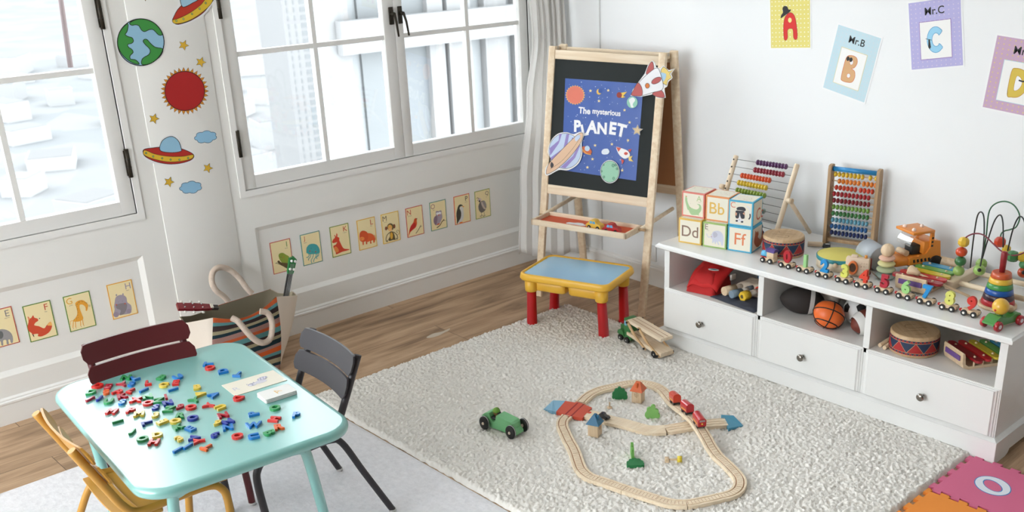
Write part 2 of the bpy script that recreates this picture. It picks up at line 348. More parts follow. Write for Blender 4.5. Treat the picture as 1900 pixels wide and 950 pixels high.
for i in range(61):
    z = 0.10 + 2.6 * i / 60
    for a, b in zip(keys, keys[1:]):
        if a[0] <= z <= b[0] + 1e-9: break
    t = (z - a[0]) / (b[0] - a[0]); t = t * t * (3 - 2 * t)
    A = V(a[1]).lerp(V(b[1]), t); B = V(a[2]).lerp(V(b[2]), t); am = a[3] + (b[3] - a[3]) * t; d = B - A; n = V((-d.y, d.x)).normalized(); row = []
    for j in range(97):
        s = j / 96; ph = s * 2 * PI * 5.5 + 0.7 * math.sin(z * 2.2 + s * 5); o = am * (math.sin(ph) + 0.35 * math.sin(ph * 0.5 + 1 + z)); p = A + d * (s + 0.012 * math.sin(ph * 2)) + n * o
        row.append((min(p.x, XW - 0.02), min(p.y, YW - 0.03), z + (0.012 * math.sin(ph * 0.5) if i == 0 else 0)))
    rows.append(row)
cu.sheet(rows, linen)
co = cu.build('curtain'); sm_ = co.modifiers.new('thickness', 'SOLIDIFY'); sm_.thickness = 0.004
tag(co, 'white linen curtain gathered in the room corner behind the easel', 'curtain')
so = MB(); c0 = FX(1212.5, 471, XW); so.box((XW - 0.006, c0.y, 0.187), (0.012, 0.052, 0.09), mat((225, 225, 222), 0.4), 0.003); so.box((XW - 0.014, c0.y + 0.006, 0.187), (0.010, 0.026, 0.07), mat((236, 236, 233), 0.4), 0.003)
tag(so.build('socket_cover'), 'small white socket cover on the wall above the baseboard', 'socket')
# ------------------------------------------------------------------ rugs and foam tiles
def rug(name, x0, x1, y0, y1, step, h, m, amp, label, seed, wave=0.0):
    nx, ny = int((x1 - x0) / step), int((y1 - y0) / step); rnd = random.Random(seed); rows = []
    for i in range(nx + 1):
        row = []
        for j in range(ny + 1):
            ex = min(i, nx - i, j, ny - j)
            x = x0 + (x1 - x0) * i / nx; y = y0 + (y1 - y0) * j / ny
            if ex == 0: z = 0.0; k = noise.noise((x * 30, y * 30, seed)) * 0.006 if amp > 0.004 else 0
            else:
                k = 0; q = noise.noise((x * 9, y * 9, seed)); u = noise.noise((x * 140, y * 140, seed + 3)); u2 = noise.noise((x * 210, y * 210, seed + 9))
                z = h + amp * (0.15 * q + 0.38 * u + 0.38 * u2 + 1.35 * (rnd.random() - 0.5)) - (0.35 * h if ex == 1 else 0)
            row.append((x + k + (rnd.random() - .5) * step * 0.5 * (ex > 0), y + k + (rnd.random() - .5) * step * 0.5 * (ex > 0), max(z, 0.001)))
        rows.append(row)
    b = MB(); b.sheet(rows, m); return tag(b.build(name), label, 'rug')
shag = mat((246, 242, 235), 0.95, spec=0.1, bump=0.6, bscale=350)
rug('shag_rug', 2.025, 3.585, 1.487, 3.815, 0.0056, 0.020, shag, 0.0085, 'thick cream shag rug in front of the white storage bench', 3)
grm = mat((205, 204, 205), 0.95, spec=0.1, bump=0.4, bscale=300, var=0.0)
def grey_rug_mat():
    m = bpy.data.materials.new('grey_rug'); m.use_nodes = True; nt = m.node_tree; b = nt.nodes['Principled BSDF']; N = nt.nodes.new; L = nt.links.new
    tc = N('ShaderNodeTexCoord'); n1 = N('ShaderNodeTexNoise'); n1.inputs['Scale'].default_value = 5; n1.inputs['Detail'].default_value = 8; L(tc.outputs['Object'], n1.inputs[0])
    vo = N('ShaderNodeTexVoronoi'); vo.inputs['Scale'].default_value = 2.6; ad = N('ShaderNodeMix'); ad.data_type = 'RGBA'; ad.inputs[0].default_value = 0.12
    L(tc.outputs['Object'], ad.inputs[6]); L(n1.outputs['Color'], ad.inputs[7]); L(ad.outputs[2], vo.inputs[0])
    cr = N('ShaderNodeValToRGB'); cr.color_ramp.elements[0].position = 0.16; cr.color_ramp.elements[0].color = (*lin((212, 211, 215)), 1); cr.color_ramp.elements[1].position = 0.22; cr.color_ramp.elements[1].color = (*lin((238, 237, 240)), 1)
    L(vo.outputs['Distance'], cr.inputs[0])
    n2 = N('ShaderNodeTexNoise'); n2.inputs['Scale'].default_value = 60; n2.inputs['Detail'].default_value = 4; L(tc.outputs['Object'], n2.inputs[0])
    mr = N('ShaderNodeMapRange'); mr.inputs[3].default_value = 0.86; mr.inputs[4].default_value = 1.1; L(n2.outputs['Fac'], mr.inputs[0])
    mx = N('ShaderNodeMix'); mx.data_type = 'RGBA'; mx.blend_type = 'MULTIPLY'; mx.inputs[0].default_value = 1; L(cr.outputs[0], mx.inputs[6]); L(mr.outputs[0], mx.inputs[7]); L(mx.outputs[2], b.inputs['Base Color'])
    bp = N('ShaderNodeBump'); bp.inputs['Strength'].default_value = 0.5; bp.inputs['Distance'].default_value = 0.004; L(n2.outputs['Fac'], bp.inputs['Height']); L(bp.outputs[0], b.inputs['Normal'])
    b.inputs['Roughness'].default_value = 0.95; b.inputs['Specular IOR Level'].default_value = 0.1; return m
rug('low_pile_rug', 0.0, 2.02, 1.9, 3.955, 0.012, 0.007, grey_rug_mat(), 0.0022, 'pale grey rug with faint darker patches under the child table', 5)
def teeth(a, b, n, s, d=0.018):
    a, b = V(a), V(b); u = (b - a); L = u.length; u.normalize(); w = V((u.y, -u.x)) * s; out = [a]
    for i in range(n):
        c = a + u * L * (i + 0.5) / n; k = L / n; q = w * d * (1 if i % 2 == 0 else -0.0)
        if i % 2 == 0: out += [c - u * k * 0.42, c - u * k * 0.56 + w * d, c + u * k * 0.56 + w * d, c + u * k * 0.42]
    return out
def foam_tile(name, x0, y0, S, colr, label, sides, letter=None):
    L0 = []
    P = [(x0, y0), (x0 + S, y0), (x0 + S, y0 + S), (x0, y0 + S)]
    for k in range(4): L0 += teeth(P[k], P[(k + 1) % 4], 9, sides[k])
    b = MB(); b.prism([(p[0], p[1]) for p in L0], 0.0005, 0.0125, mat(colr, 0.85, bump=0.2, bscale=900))
    if letter:
        cx, cy, h, ang = letter
        o = b.build(name); tag(o, label, 'play mat')
        for nm, k, c in (('letter_rim', 0.0, (64, 132, 190)), ('letter', 0.0, (226, 232, 240))):
            q = MB(TR(cx, cy, 0, ang)); ro, ri = (h / 2, h / 2.0 * 0.55) 
            e = 0.004 if nm == 'letter_rim' else 0
            n = 40; O = [(ro * 0.86 * math.cos(2 * PI * i / n) * (1 + e / ro), ro * math.sin(2 * PI * i / n) * (1 + e / ro)) for i in range(n)]
            I = [(ri * 0.78 * math.cos(2 * PI * i / n) * (1 - e / ri), ri * 1.25 * math.sin(2 * PI * i / n) * (1 - e / ri)) for i in range(n)]
            z1 = 0.0128 if e else 0.0133
            q.ring([[(*p, 0.006) for p in O], [(*p, z1) for p in O], [(*p, z1) for p in I], [(*p, 0.006) for p in I]], mat(c, 0.8), False, False)
            q.build(nm, o, label='blue rim round the letter O' if e else 'white letter O')
        return o
    return tag(b.build(name), label, 'play mat')
foam_tile('foam_play_tile', 3.19, 1.150, 0.316, (214, 108, 142), 'pink foam puzzle tile with a white letter O beside the storage bench', (1, 1, 1, 1), (3.352, 1.318, 0.135, -0.6))
foam_tile('foam_play_tile', 2.862, 1.146, 0.316, (240, 146, 56), 'orange foam puzzle tile joined to the pink tile at the rug edge', (1, -1, 1, 1))
# ------------------------------------------------------------------ child table and three chairs
teal = mat((128, 190, 184), 0.45, coat=1.0)
teal.node_tree.nodes['Principled BSDF'].inputs['Coat Roughness'].default_value = 0.24; teal.node_tree.nodes['Principled BSDF'].inputs['Coat IOR'].default_value = 1.75
tb = thing('child_table', 'teal metal child table with rounded corners covered in magnetic letters', 'table', (1.230, 3.10, 0), -0.082)
b = MB()
def tabring(ins, z, r): return [(x, y, z) for x, y in rrect(0.672 - 2 * ins, 0.966 - 2 * ins, max(0.01, r - ins), 10)]
b.ring([tabring(i, z, 0.105) for i, z in ((0.03, 0.468), (0.012, 0.466), (0.003, 0.470), (0.0, 0.478), (0.0, 0.486), (0.003, 0.494), (0.009, 0.4985), (0.018, 0.500))], teal)
b.build('tabletop', tb)
for sx in (-1, 1):
    for sy in (-1, 1):
        tx = 0.150 if sx > 0 else 0.225
        pth = catmull([(sx * (tx - 0.06), sy * 0.440, 0.468), (sx * tx, sy * 0.443, 0.462), (sx * (tx + 0.022), sy * 0.435, 0.42), (sx * 0.235, sy * 0.372, 0.10), (sx * 0.248, sy * 0.355, 0.008)], 6, False)
        l = MB(); l.tube(pth, 0.0165, teal, 12); lo = l.build('leg', tb)
        g = MB(); q = pth[-1]; g.cyl((q.x, q.y, 0.0), (q.x, q.y, 0.012), 0.0185, mat((225, 225, 225), 0.3)); g.build('foot_cap', lo, label='clear foot cap')
def make_chair(c, label):
    m = mat(c, 0.45); t = thing('child_chair', label, 'chair')
    for s in (-1, 1):
        p = MB(); pts = catmull([(-0.188, s * 0.160, 0.612), (-0.125, s * 0.160, 0.47), (-0.085, s * 0.157, 0.385), (-0.045, s * 0.155, 0.352), (0.06, s * 0.153, 0.350), (0.165, s * 0.152, 0.348), (0.205, s * 0.156, 0.325), (0.216, s * 0.163, 0.27), (0.205, s * 0.180, 0.10), (0.198, s * 0.187, 0.005)], 6, False)
        p.tube(pts, 0.0125, m, 12); p.build('side_frame', t)
        p = MB(); pts = catmull([(0.02, s * 0.150, 0.332), (-0.055, s * 0.152, 0.334), (-0.095, s * 0.158, 0.31), (-0.155, s * 0.175, 0.18), (-0.238, s * 0.197, 0.005)], 6, False)
        p.tube(pts, 0.0115, m, 12); l = p.build('leg', t)
        for q in ((0.198, s * 0.187), (-0.238, s * 0.197)):
            g = MB(); g.cyl((q[0], q[1], 0), (q[0], q[1], 0.01), 0.0135, mat((210, 208, 205), 0.35)); g.build('foot_cap', l, label='pale foot cap')
    for k, (zc, xc) in enumerate(((0.585, -0.163), (0.511, -0.131))):   # two bowed back slats
        p = MB(); prof = rrect(0.372, 0.066, 0.020, 5); lay = []
        for off in (0.0, -0.007):
            r = []
            for y, z in prof:
                bow = -0.022 * (1 - (y / 0.186) ** 2); r.append((xc + 0.014 + bow + off - z * 0.42, y, zc + z))
            lay.append(r)
        # grid faces for the bow
        g = []; nn = 30
        for i in range(nn + 1):
            y = -0.186 + 0.372 * i / nn; hh = 0.033 - (0.020 - math.sqrt(max(0, 0.020 ** 2 - max(0, abs(y) - 0.166) ** 2))); bow = -0.022 * (1 - (y / 0.186) ** 2)
            sec = []
            for zz, off in ((-hh, 0), (hh, 0), (hh, -0.007), (-hh, -0.007)): sec.append((xc + 0.016 + bow + off - zz * 0.42, y, zc + zz))
            g.append(sec)
        p.ring(g, m, False); p.build('back_slat', t)
    for i in range(5):
        x = -0.075 + 0.068 * i; z = 0.352 + (0.006 if i in (0,) else 0) - (0.004 if i == 2 else 0)
        p = MB(); g = []
        for j in range(13):
            y = -0.150 + 0.30 * j / 12; dz = -0.014 * (1 - (y / 0.15) ** 2)
            g.append([(x - 0.031, y, z + dz), (x + 0.031, y, z + dz - (0.004 if i == 4 else 0)), (x + 0.031, y, z + dz - 0.007), (x - 0.031, y, z + dz - 0.006)])
        p.ring(g, m, False); p.build('seat_slat', t)
    return t
ch = make_chair((50, 46, 50), 'charcoal metal child chair on the window-side right end of the teal table'); ch['label'] = 'charcoal grey metal child chair standing between the table and cream rug'
ch.location = (1.505, 2.99, 0.009); ch.rotation_euler = (0, 0, math.radians(176))
ch = make_chair((86, 24, 28), 'dark red metal child chair between the table and window wall'); ch.location = (1.228, 3.397, 0.009); ch.rotation_euler = (0, 0, math.radians(-94))
ch = make_chair((192, 140, 54), 'mustard yellow metal child chair at the front left of the table'); ch.location = (0.952, 2.985, 0.009); ch.rotation_euler = (0, 0, math.radians(-2.5))
for o in list(COL.objects):
    if o.get('category') == 'chair': o['group'] = 'metal chairs round the child table'
# ------------------------------------------------------------------ storage bench
cabm = mat((234, 234, 232), 0.35, coat=0.2); cin = mat((232, 230, 226), 0.45); knobm = mat((150, 145, 138), 0.25, 1.0)
CB = thing('storage_bench', 'long white low storage bench with three drawers and open shelves', 'cabinet', (3.84, 2.25, 0))
def C_(b): b.T = MX.Translation((-3.84, -2.25, 0)); return b
b = C_(MB()); 
b.bx(3.54, 4.12, 3.055, 3.085, 0.06, 0.50, cabm); b.bx(3.54, 4.12, 1.412, 1.442, 0.06, 0.50, cabm)
b.bx(4.105, 4.12, 1.442, 3.055, 0.06, 0.50, mat((168, 162, 150), .6)); b.bx(3.54, 4.105, 1.442, 3.055, 0.286, 0.305, cin); b.bx(3.56, 4.105, 1.442, 3.055, 0.06, 0.10, cin)  # back panel coloured greyer than the bench to imitate the deep shelf shade
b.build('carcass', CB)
for y in (2.524, 1.989): d = C_(MB()); d.bx(3.54, 4.105, y - 0.014, y + 0.014, 0.10, 0.50, cabm); d.build('divider', CB)
b = C_(MB()); 
b.ring([[(x, y, z) for x, y in ((3.504 + e, 1.385 + e), (4.13, 1.385 + e), (4.13, 3.112 - e), (3.504 + e, 3.112 - e))] for e, z in ((0.012, 0.498), (0.003, 0.503), (0.0, 0.506), (0.0, 0.516), (0.006, 0.520), (0.009, 0.525))], cabm, False); b.build('top_board', CB)
b = C_(MB())
def foot_side(pts, ax):
    pass
def plinth_profile(L, f=0.13, r=0.022, e=0.03):
    return [(0, 0), (f - e, 0), (f - e * 0.4, r * 0.35), (f, r), (L - f, r), (L - f + e * 0.4, r * 0.35), (L - f + e, 0), (L, 0), (L, 0.092), (0, 0.092)]
for x0, x1 in ((3.518, 3.545),):
    pp = plinth_profile(1.707); b.T = MX.Translation((-3.84, -2.25, 0)) @ frame((x0, 1.3945, 0), (0, 1, 0), (0, 0, 1), (1, 0, 0)); b.prism(pp, 0, x1 - x0, cabm)
for y0, dy in ((1.393, 0.022), (3.103, -0.022)):
    pp = plinth_profile(0.595); b.T = MX.Translation((-3.84, -2.25, 0)) @ frame((3.5190, y0, 0), (1, 0, 0), (0, 0, 1), (0, -1, 0)); b.prism(pp, 0, -dy, cabm)
b.T = MX.Translation((-3.84, -2.25, 0))
b.ring([[(x, y, z) for x, y in ((3.518 + e, 1.393 + e), (4.115, 1.393 + e), (4.115, 3.103 - e), (3.518 + e, 3.103 - e))] for e, z in ((0.0, 0.0915), (0.004, 0.093), (0.018, 0.102))], cabm, False)
b.build('plinth', CB)
for (y0, y1, ky) in ((2.531, 3.080, 2.837), (1.997, 2.518, 2.275), (1.417, 1.984, 1.711)):
    d = C_(MB()); d.ring([[(x, y, z) for y, z in ((y0 + e, 0.104 + e * 0.3), (y1 - e, 0.104 + e * 0.3), (y1 - e, 0.303 - e * 0.5), (y0 + e, 0.303 - e * 0.5))] for x, e in ((3.548, 0), (3.537, 0.0), (3.535, 0.006), (3.531, 0.008), (3.529, 0.014), (3.524, 0.018))], cabm, False)
    do = d.build('drawer', CB)
    k = C_(MB()); T0 = k.T; k.T = T0 @ frame((3.524, ky, 0.187), (0, 1, 0), (0, 0, 1), (-1, 0, 0)); k.lathe([(0.006, 0), (0.0055, 0.008), (0.007, 0.012), (0.0145, 0.016), (0.0165, 0.021), (0.0155, 0.026), (0.010, 0.0295), (0.001, 0.031)], knobm, 24); k.build('knob', do, label='round brushed metal knob')
# ------------------------------------------------------------------ easel
EO, EX, EN = V((3.663, 3.735, 0)), V((0.2466, -0.9691, 0)).normalized(), V((0.9691, 0.2466, 0)).normalized()
EH, EL = 1.32, 0.215
EUP = (EN * EL + V((0, 0, EH))).normalized(); ENN = EX.cross(EUP)
def EP(px, py, off=0.0):
    """photo point on the blackboard plane -> (x, s) in easel front frame"""
    d = ray(px, py); t = ((EO + ENN * off - EYE).dot(ENN)) / d.dot(ENN); q = EYE + d * t - EO; return (q.dot(EX), q.dot(EUP))
ea = thing('easel', 'wooden A-frame child easel with black chalkboard and red paper tray', 'easel', M=frame(EO, EX, EN))
IE = frame(EO, EX, EN).inverted(); FF = IE @ frame(EO, EX, EUP)      # x right, y up the board, z towards the viewer
RLEN = 1.34
def stick(name, x0, x1, y0, y1, z0, z1, m, T=FF, par=ea, bev=0.003, **kw):
    b = MB(T); b.bx(x0, x1, y0, y1, z0, z1, m, bev); return b.build(name, par, **kw)
for s in (-1, 1): stick('leg', min(s * .303, s * .343), max(s * .303, s * .343), 0.0, RLEN, -0.022, 0.0, PINEY)
stick('rail', -0.303, 0.303, 1.276, 1.322, -0.020, -0.002, PINEX); stick('rail', -0.303, 0.303, 0.573, 0.622, -0.020, -0.002, PINEX)
stick('chalkboard', -0.303, 0.303, 0.622, 1.276, -0.014, -0.008, mat((30, 36, 36), 0.8, bump=0.1, bscale=500), bev=0, label='black chalkboard panel')
RT = EN * (EL + 0.055) + V((0, 0, EH)) + EO; RF = EO + EN * (EL + 0.055 + 0.172); rup = (RT - RF).normalized()
RO = RF - EX * (-0.030)
RO = RF + EX * 0.030
FR_ = IE @ frame(RO, EX, rup)
for s in (-1, 1): stick('leg', min(s * .303, s * .343), max(s * .303, s * .343), 0.0, RLEN - 0.005, -0.022, 0.0, PINEY, FR_)
stick('rail', -0.303, 0.303, 1.276, 1.322, -0.02, -0.002, PINEX, FR_); stick('rail', -0.303, 0.303, 0.573, 0.622, -0.02, -0.002, PINEX, FR_)
stick('back_board', -0.303, 0.303, 0.622, 1.276, -0.014, -0.008, mat((176, 122, 80), 0.75, bump=0.2, bscale=700, var=0.08), FR_, bev=0, label='brown cork coloured rear board')
for s in (-1, 1):
    h = MB(); h.bx(s * .323 - .014, s * .323 + .014, EL - 0.0, EL + 0.075, 1.285, 1.315, PINEX, 0.004); h.cyl((s * .323 - .02, EL + 0.03, 1.31), (s * .323 + .02, EL + .03, 1.31), 0.008, mat((215, 205, 190), 0.4)); h.build('hinge', ea)
ZT = 0.442
tr = MB(); y0, y1 = -0.095, 0.082; x0, x1 = -0.286, 0.286
tr.bx(x0, x1, y0, y0 + 0.012, ZT, ZT + 0.030, PINEX, 0.002); tr.bx(x0, x1, y1 - 0.012, y1, ZT, ZT + 0.030, PINEX, 0.002); tr.bx(x0, x0 + 0.012, y0, y1, ZT, ZT + 0.030, PINEX, 0.002); tr.bx(x1 - 0.012, x1, y0, y1, ZT, ZT + 0.030, PINEX, 0.002)
tro = tr.build('tray', ea); tb2 = MB(); tb2.bx(x0 + 0.01, x1 - 0.01, y0 + 0.01, y1 - 0.01, ZT + 0.002, ZT + 0.010, mat((214, 92, 56), 0.7)); tb2.build('tray_base', tro, label='orange red tray base')
for s in (-1, 1):
    q = MB(); q.tube([(s * 0.296, 0.05, ZT + 0.018), (s * 0.300 + .015, 0.37, ZT + 0.05)], 0.011, PINEX, 10); q.cyl((s * .283, 0.045, ZT + .016), (s * .322, 0.045, ZT + .016), 0.006, OAK); q.build('brace', ea)
# ------------------------------------------------------------------ yellow and red activity table
yel = mat((238, 186, 64), 0.38); redp = mat((190, 22, 30), 0.35)
at = thing('activity_table', 'yellow plastic activity table with blue lid and four red legs', 'table', (3.442, 3.583, 0), math.atan2(-0.39, 0.136))
b = MB(); LZ = 0.300
def yr(w, h, z, r): return [(x, y, z) for x, y in rrect(w, h, r, 6)]
b.ring([yr(0.470, 0.315, LZ - 0.036, .04), yr(0.500, 0.345, LZ - 0.034, .05), yr(0.508, 0.352, LZ - 0.026, .05), yr(0.502, 0.347, LZ - 0.006, .05), yr(0.494, 0.340, LZ, .048), yr(0.470, 0.316, LZ, .036), yr(0.464, 0.310, LZ - 0.006, .033)], yel); b.build('rim', at)
b = MB(); b.ring([yr(0.462, 0.308, LZ - 0.012, .03), yr(0.462, 0.308, LZ - 0.004, .03)], mat((166, 212, 240), 0.14, coat=0.4), False); b.build('lid', at, label='glossy light blue lid')
for s in (-1, 1):
    b = MB(); b.T = TR(s * 0.094, 0, 0); b.ring([yr(0.160, 0.250, LZ - 0.095, .02), yr(0.168, 0.262, LZ - 0.088, .022), yr(0.174, 0.272, LZ - 0.03, .024)], yel); b.build('storage_bin', at)
for sx in (-1, 1):
    for sy in (-1, 1):
        X, Y = sx * 0.196, sy * 0.128
        b = MB(); b.lathe([(0.029, LZ - 0.098), (0.032, LZ - 0.094), (0.034, LZ - 0.03)], yel, 20, (X, Y, 0)); so_ = b.build('leg_socket', at)
        b = MB(); fx, fy = sx * 0.204, sy * 0.122; b.ring([[(X + (fx - X) * t + r * math.cos(2 * PI * k / 12), Y + (fy - Y) * t + r * math.sin(2 * PI * k / 12), (LZ - 0.095) * (1 - t) + 0.003) for k in range(12)] for t, r in ((0, 0.0235), (0.93, 0.0265), (0.93, 0.029), (1.0, 0.0295))], redp); b.build('leg', at, label='red plastic leg')
# ------------------------------------------------------------------ printed artwork traced onto the walls' own planes
class PD:
    """artwork drawn in crop pixels of the photo and laid onto a real plane"""
    def __init__(s, mapf, ox=0, oy=0, k=1.0, T=None, z=0.0006, lift=1.0): s.mb = MB(T); s.map = mapf; s.ox = ox; s.oy = oy; s.k = k; s.z = z; s.lift = lift
    def c(s, c): return mat(tuple(min(250, round(x * s.lift)) for x in c), 0.6)
    def t(s, p): return V(s.map(s.ox + p[0] / s.k, s.oy + p[1] / s.k)).to_2d() if False else V(s.map(s.ox + p[0] / s.k, s.oy + p[1] / s.k))
    def lay(s, P, c): s.z += 0.00012; s.mb.add([(p[0], p[1], s.z) for p in P], [list(range(len(P)))], s.c(c)); return s
    def poly(s, pts, c, ol=None):
        P = [s.t(p) for p in pts]; s.lay(P, c)
        if ol: s.stroke(P + P[:2], *ol)
        return s
    def blob(s, pts, c, ol=None, n=5): return s.poly([(p.x, p.y) for p in catmull(pts, n)], c, ol)
    def stroke(s, P, w, c):
        s.z += 0.00012; A = []; B = []
        for i in range(len(P)):
            a = P[max(0, i - 1)]; b = P[min(len(P) - 1, i + 1)]; d = b - a
            if d.length < 1e-9: d = V((1, 0))
            n = V((-d.y, d.x)).normalized() * w / 2; A.append(P[i] + n); B.append(P[i] - n)
        k = len(P); s.mb.add([(p.x, p.y, s.z) for p in A + B], [(i, i + 1, k + i + 1, k + i) for i in range(k - 1)], s.c(c)); return s
    def line(s, pts, w, c, smooth=True):
        if smooth: pts = [(p.x, p.y) for p in catmull(pts, 5, False)]
        return s.stroke([s.t(p) for p in pts], w, c)
    def ell(s, x, y, rx, ry, c, rot=0, ol=None, n=22):
        return s.poly([(x + rx * math.cos(a) * math.cos(rot) - ry * math.sin(a) * math.sin(rot), y + rx * math.cos(a) * math.sin(rot) + ry * math.sin(a) * math.cos(rot)) for a in (2 * PI * i / n for i in range(n))], c, ol)
    def dot(s, x, y, r, c): q = s.t((x, y)); return s.lay([q + V((r * math.cos(a), r * math.sin(a))) for a in (2 * PI * i / 12 for i in range(12))], c)
    def text(s, st, x, y, h, c, bold=0.0, rot=0.0):
        s.z += 0.00012; q = s.t((x, y)); T = s.mb.T; s.mb.T = T @ TR(q.x, q.y, 0, rot); s.mb.text(st, 1, s.z, None, s.c(c), 0, 0, bold, h=h); s.mb.T = T; return s
def outline(P, w): # grow a closed outline outwards (white paper margin of a cut-out)
    n = len(P); ar = sum(P[i].x * P[(i + 1) % n].y - P[(i + 1) % n].x * P[i].y for i in range(n)); sg = 1 if ar > 0 else -1; out = []
    for i in range(n):
        d = P[(i + 1) % n] - P[i - 1]; out.append(P[i] + V((d.y, -d.x)).normalized() * w * sg)
    return out
def cutout(pd, P, w=0.006, th=0.0007, margin=(240, 240, 240)):
    """paper backing of a cut-out: outline P (local points) grown by w, with real thickness"""
    Q = outline(P, w); pd.mb.prism([(q.x, q.y) for q in Q], 0.0001, th, mat(margin, 0.6)); pd.z = th
def wallmap(y): return lambda px, py: (lambda p: (p.x, p.z))(FY(px, py, y))
def wallT(y): return frame((0, y, 0), (1, 0, 0), (0, 0, 1))
CT, CM = wallT(YW + 0.0135), wallmap(YW + 0.0135)        # cards sit in the recessed fields
def card(L, word, cx, bc, lc, side, ox, oy, k, art, label, cz=0.419):
    d = PD(CM, ox, oy, k, CT, lift=1.16); w, h = 0.0555, 0.0815
    d.mb.prism([(cx - w, cz - h), (cx + w, cz - h), (cx + w, cz + h), (cx - w, cz + h)], 0.0, 0.0016, d.c(bc)); d.z = 0.0017
    e = 0.0035; d.lay([V((cx - w + e, cz - h + e)), V((cx + w - e, cz - h + e)), V((cx + w - e, cz + h - e)), V((cx - w + e, cz + h - e))], (214, 199, 156))
    x = cx + (0.034 if side > 0 else -0.034); T = d.mb.T
    d.z += 0.0001; d.mb.text(L, 1, d.z, None, d.c(lc), x, cz + 0.056, 0.0, h=0.027); d.mb.text(word, 1, d.z, None, d.c((110, 95, 80)), x - side * 0.004, cz + 0.036, 0.0, h=0.0055)
    art(d); tag(d.mb.build('animal_card'), label, 'card', 'animal alphabet cards on the window wall')
RED, ORG, BRN, GRY, BLK = (176, 62, 40), (196, 84, 36), (96, 78, 52), (120, 116, 116), (40, 38, 36)
def a_iguana(d):
    d.blob([(180, 640), (195, 612), (235, 605), (270, 625), (310, 650), (330, 700), (320, 760), (285, 800), (250, 770), (215, 720), (195, 690)], (120, 135, 50))
    d.blob([(165, 715), (185, 700), (215, 725), (300, 735), (330, 760), (290, 800), (240, 775), (200, 755), (180, 740)], (86, 70, 42)); d.line([(185, 748), (160, 738), (135, 735)], 0.002, (86, 70, 42)); d.line([(165, 740), (150, 722)], 0.0015, (86, 70, 42))
    d.dot(237, 658, .0022, RED); d.line([(188, 650), (205, 658), (222, 655)], 0.0008, BLK); d.dot(222, 630, .001, BLK)
def a_jelly(d):
    for q in ([(560, 615), (565, 640), (545, 660), (530, 660)], [(585, 620), (580, 655), (558, 680), (560, 700)], [(620, 615), (610, 660), (590, 700), (600, 735)], [(648, 615), (650, 650), (625, 690), (622, 722)], [(665, 610), (668, 650), (650, 655), (665, 680)], [(685, 610), (680, 640), (665, 650)]): d.line(q, 0.0036, (60, 140, 145))
    d.blob([(530, 600), (532, 540), (565, 500), (612, 490), (660, 503), (692, 550), (696, 600), (670, 615), (630, 618), (575, 622), (545, 612)], (62, 146, 148))
    d.dot(572, 582, .0035, RED); d.dot(645, 590, .0035, RED); d.dot(588, 547, .0013, BLK); d.dot(641, 555, .0013, BLK); d.line([(596, 585), (608, 594), (622, 590)], 0.0008, BLK)
def a_roo(d):
    d.blob([(870, 520), (900, 500), (915, 470), (870, 482), (856, 470), (865, 440), (890, 410), (880, 378), (893, 385), (903, 400), (908, 358), (922, 375), (920, 400), (945, 415), (945, 445), (965, 490), (985, 530), (1010, 552), (1075, 560), (1040, 575), (985, 590), (950, 605), (905, 622), (900, 600), (885, 570)], (190, 62, 38))
    d.blob([(878, 540), (905, 525), (935, 560), (935, 590), (910, 600), (888, 580)], (206, 120, 60)); d.dot(863, 472, .0014, BLK); d.dot(903, 437, .001, BLK)
def a_lion(d):
    d.blob([(235, 590), (280, 575), (330, 595), (358, 640), (360, 680), (350, 712), (335, 712), (330, 680), (305, 690), (308, 725), (288, 725), (284, 690), (245, 700)], (200, 88, 42))
    for x0, y0 in ((172, 700), (222, 690)): d.poly([(x0, y0 - 20), (x0 + 22, y0 - 25), (x0 + 24, y0 + 45), (x0 + 6, y0 + 48)], (196, 80, 40))
    for x0, y0 in ((187, 750), (235, 742), (299, 728), (343, 714)): d.dot(x0, y0, .0016, (220, 180, 110))
    d.blob([(130, 640), (135, 575), (165, 542), (205, 540), (245, 565), (258, 610), (250, 660), (215, 695), (165, 700), (138, 680)], (192, 78, 40)); d.ell(168, 655, 34, 28, (218, 130, 66)); d.dot(158, 660, .0016, BLK); d.dot(140, 662, .0014, RED); d.dot(185, 652, .0014, RED); d.line([(345, 600), (360, 640), (362, 665)], .002, (200, 88, 42)); d.dot(362, 665, .002, RED)
def a_monkey(d):
    m = (92, 78, 48)
    d.line([(690, 600), (715, 575), (712, 540), (690, 530), (675, 548), (685, 565), (695, 555)], .002, m)
    d.line([(580, 560), (540, 600), (522, 650), (525, 690), (545, 695), (540, 675)], .0042, m); d.line([(630, 555), (680, 600), (692, 650), (675, 662), (672, 640)], .0042, m)
    d.blob([(580, 560), (600, 548), (625, 555), (645, 600), (655, 650), (665, 670), (620, 675), (575, 688), (555, 670), (575, 630)], m); d.ell(602, 612, 20, 52, (206, 160, 60))
    d.ell(522, 505, 17, 28, (120, 70, 50)); d.ell(640, 472, 18, 32, (120, 70, 50)); d.ell(585, 485, 48, 56, m); d.ell(578, 485, 33, 36, (214, 160, 80)); d.ell(580, 520, 30, 26, (214, 170, 110)); d.dot(560, 478, .0013, BLK); d.dot(592, 468, .0013, BLK); d.dot(576, 494, .0011, BLK); d.dot(560, 515, .0012, RED); d.dot(600, 510, .0012, RED)
def a_bird(d):
    d.line([(960, 580), (1000, 520), (1035, 455)], .0036, (92, 78, 48)); d.line([(1015, 485), (1050, 470)], .002, (92, 78, 48)); d.line([(960, 540), (975, 495)], .0007, BLK)
    d.blob([(935, 370), (955, 353), (975, 362), (972, 390), (975, 440), (955, 490), (915, 525), (880, 560), (850, 625), (855, 590), (865, 530), (885, 470), (920, 420)], (196, 78, 36)); d.blob([(930, 420), (955, 440), (950, 480), (905, 530), (870, 550), (870, 510), (890, 465)], (178, 40, 36)); d.poly([(965, 355), (985, 360), (968, 366)], BLK)
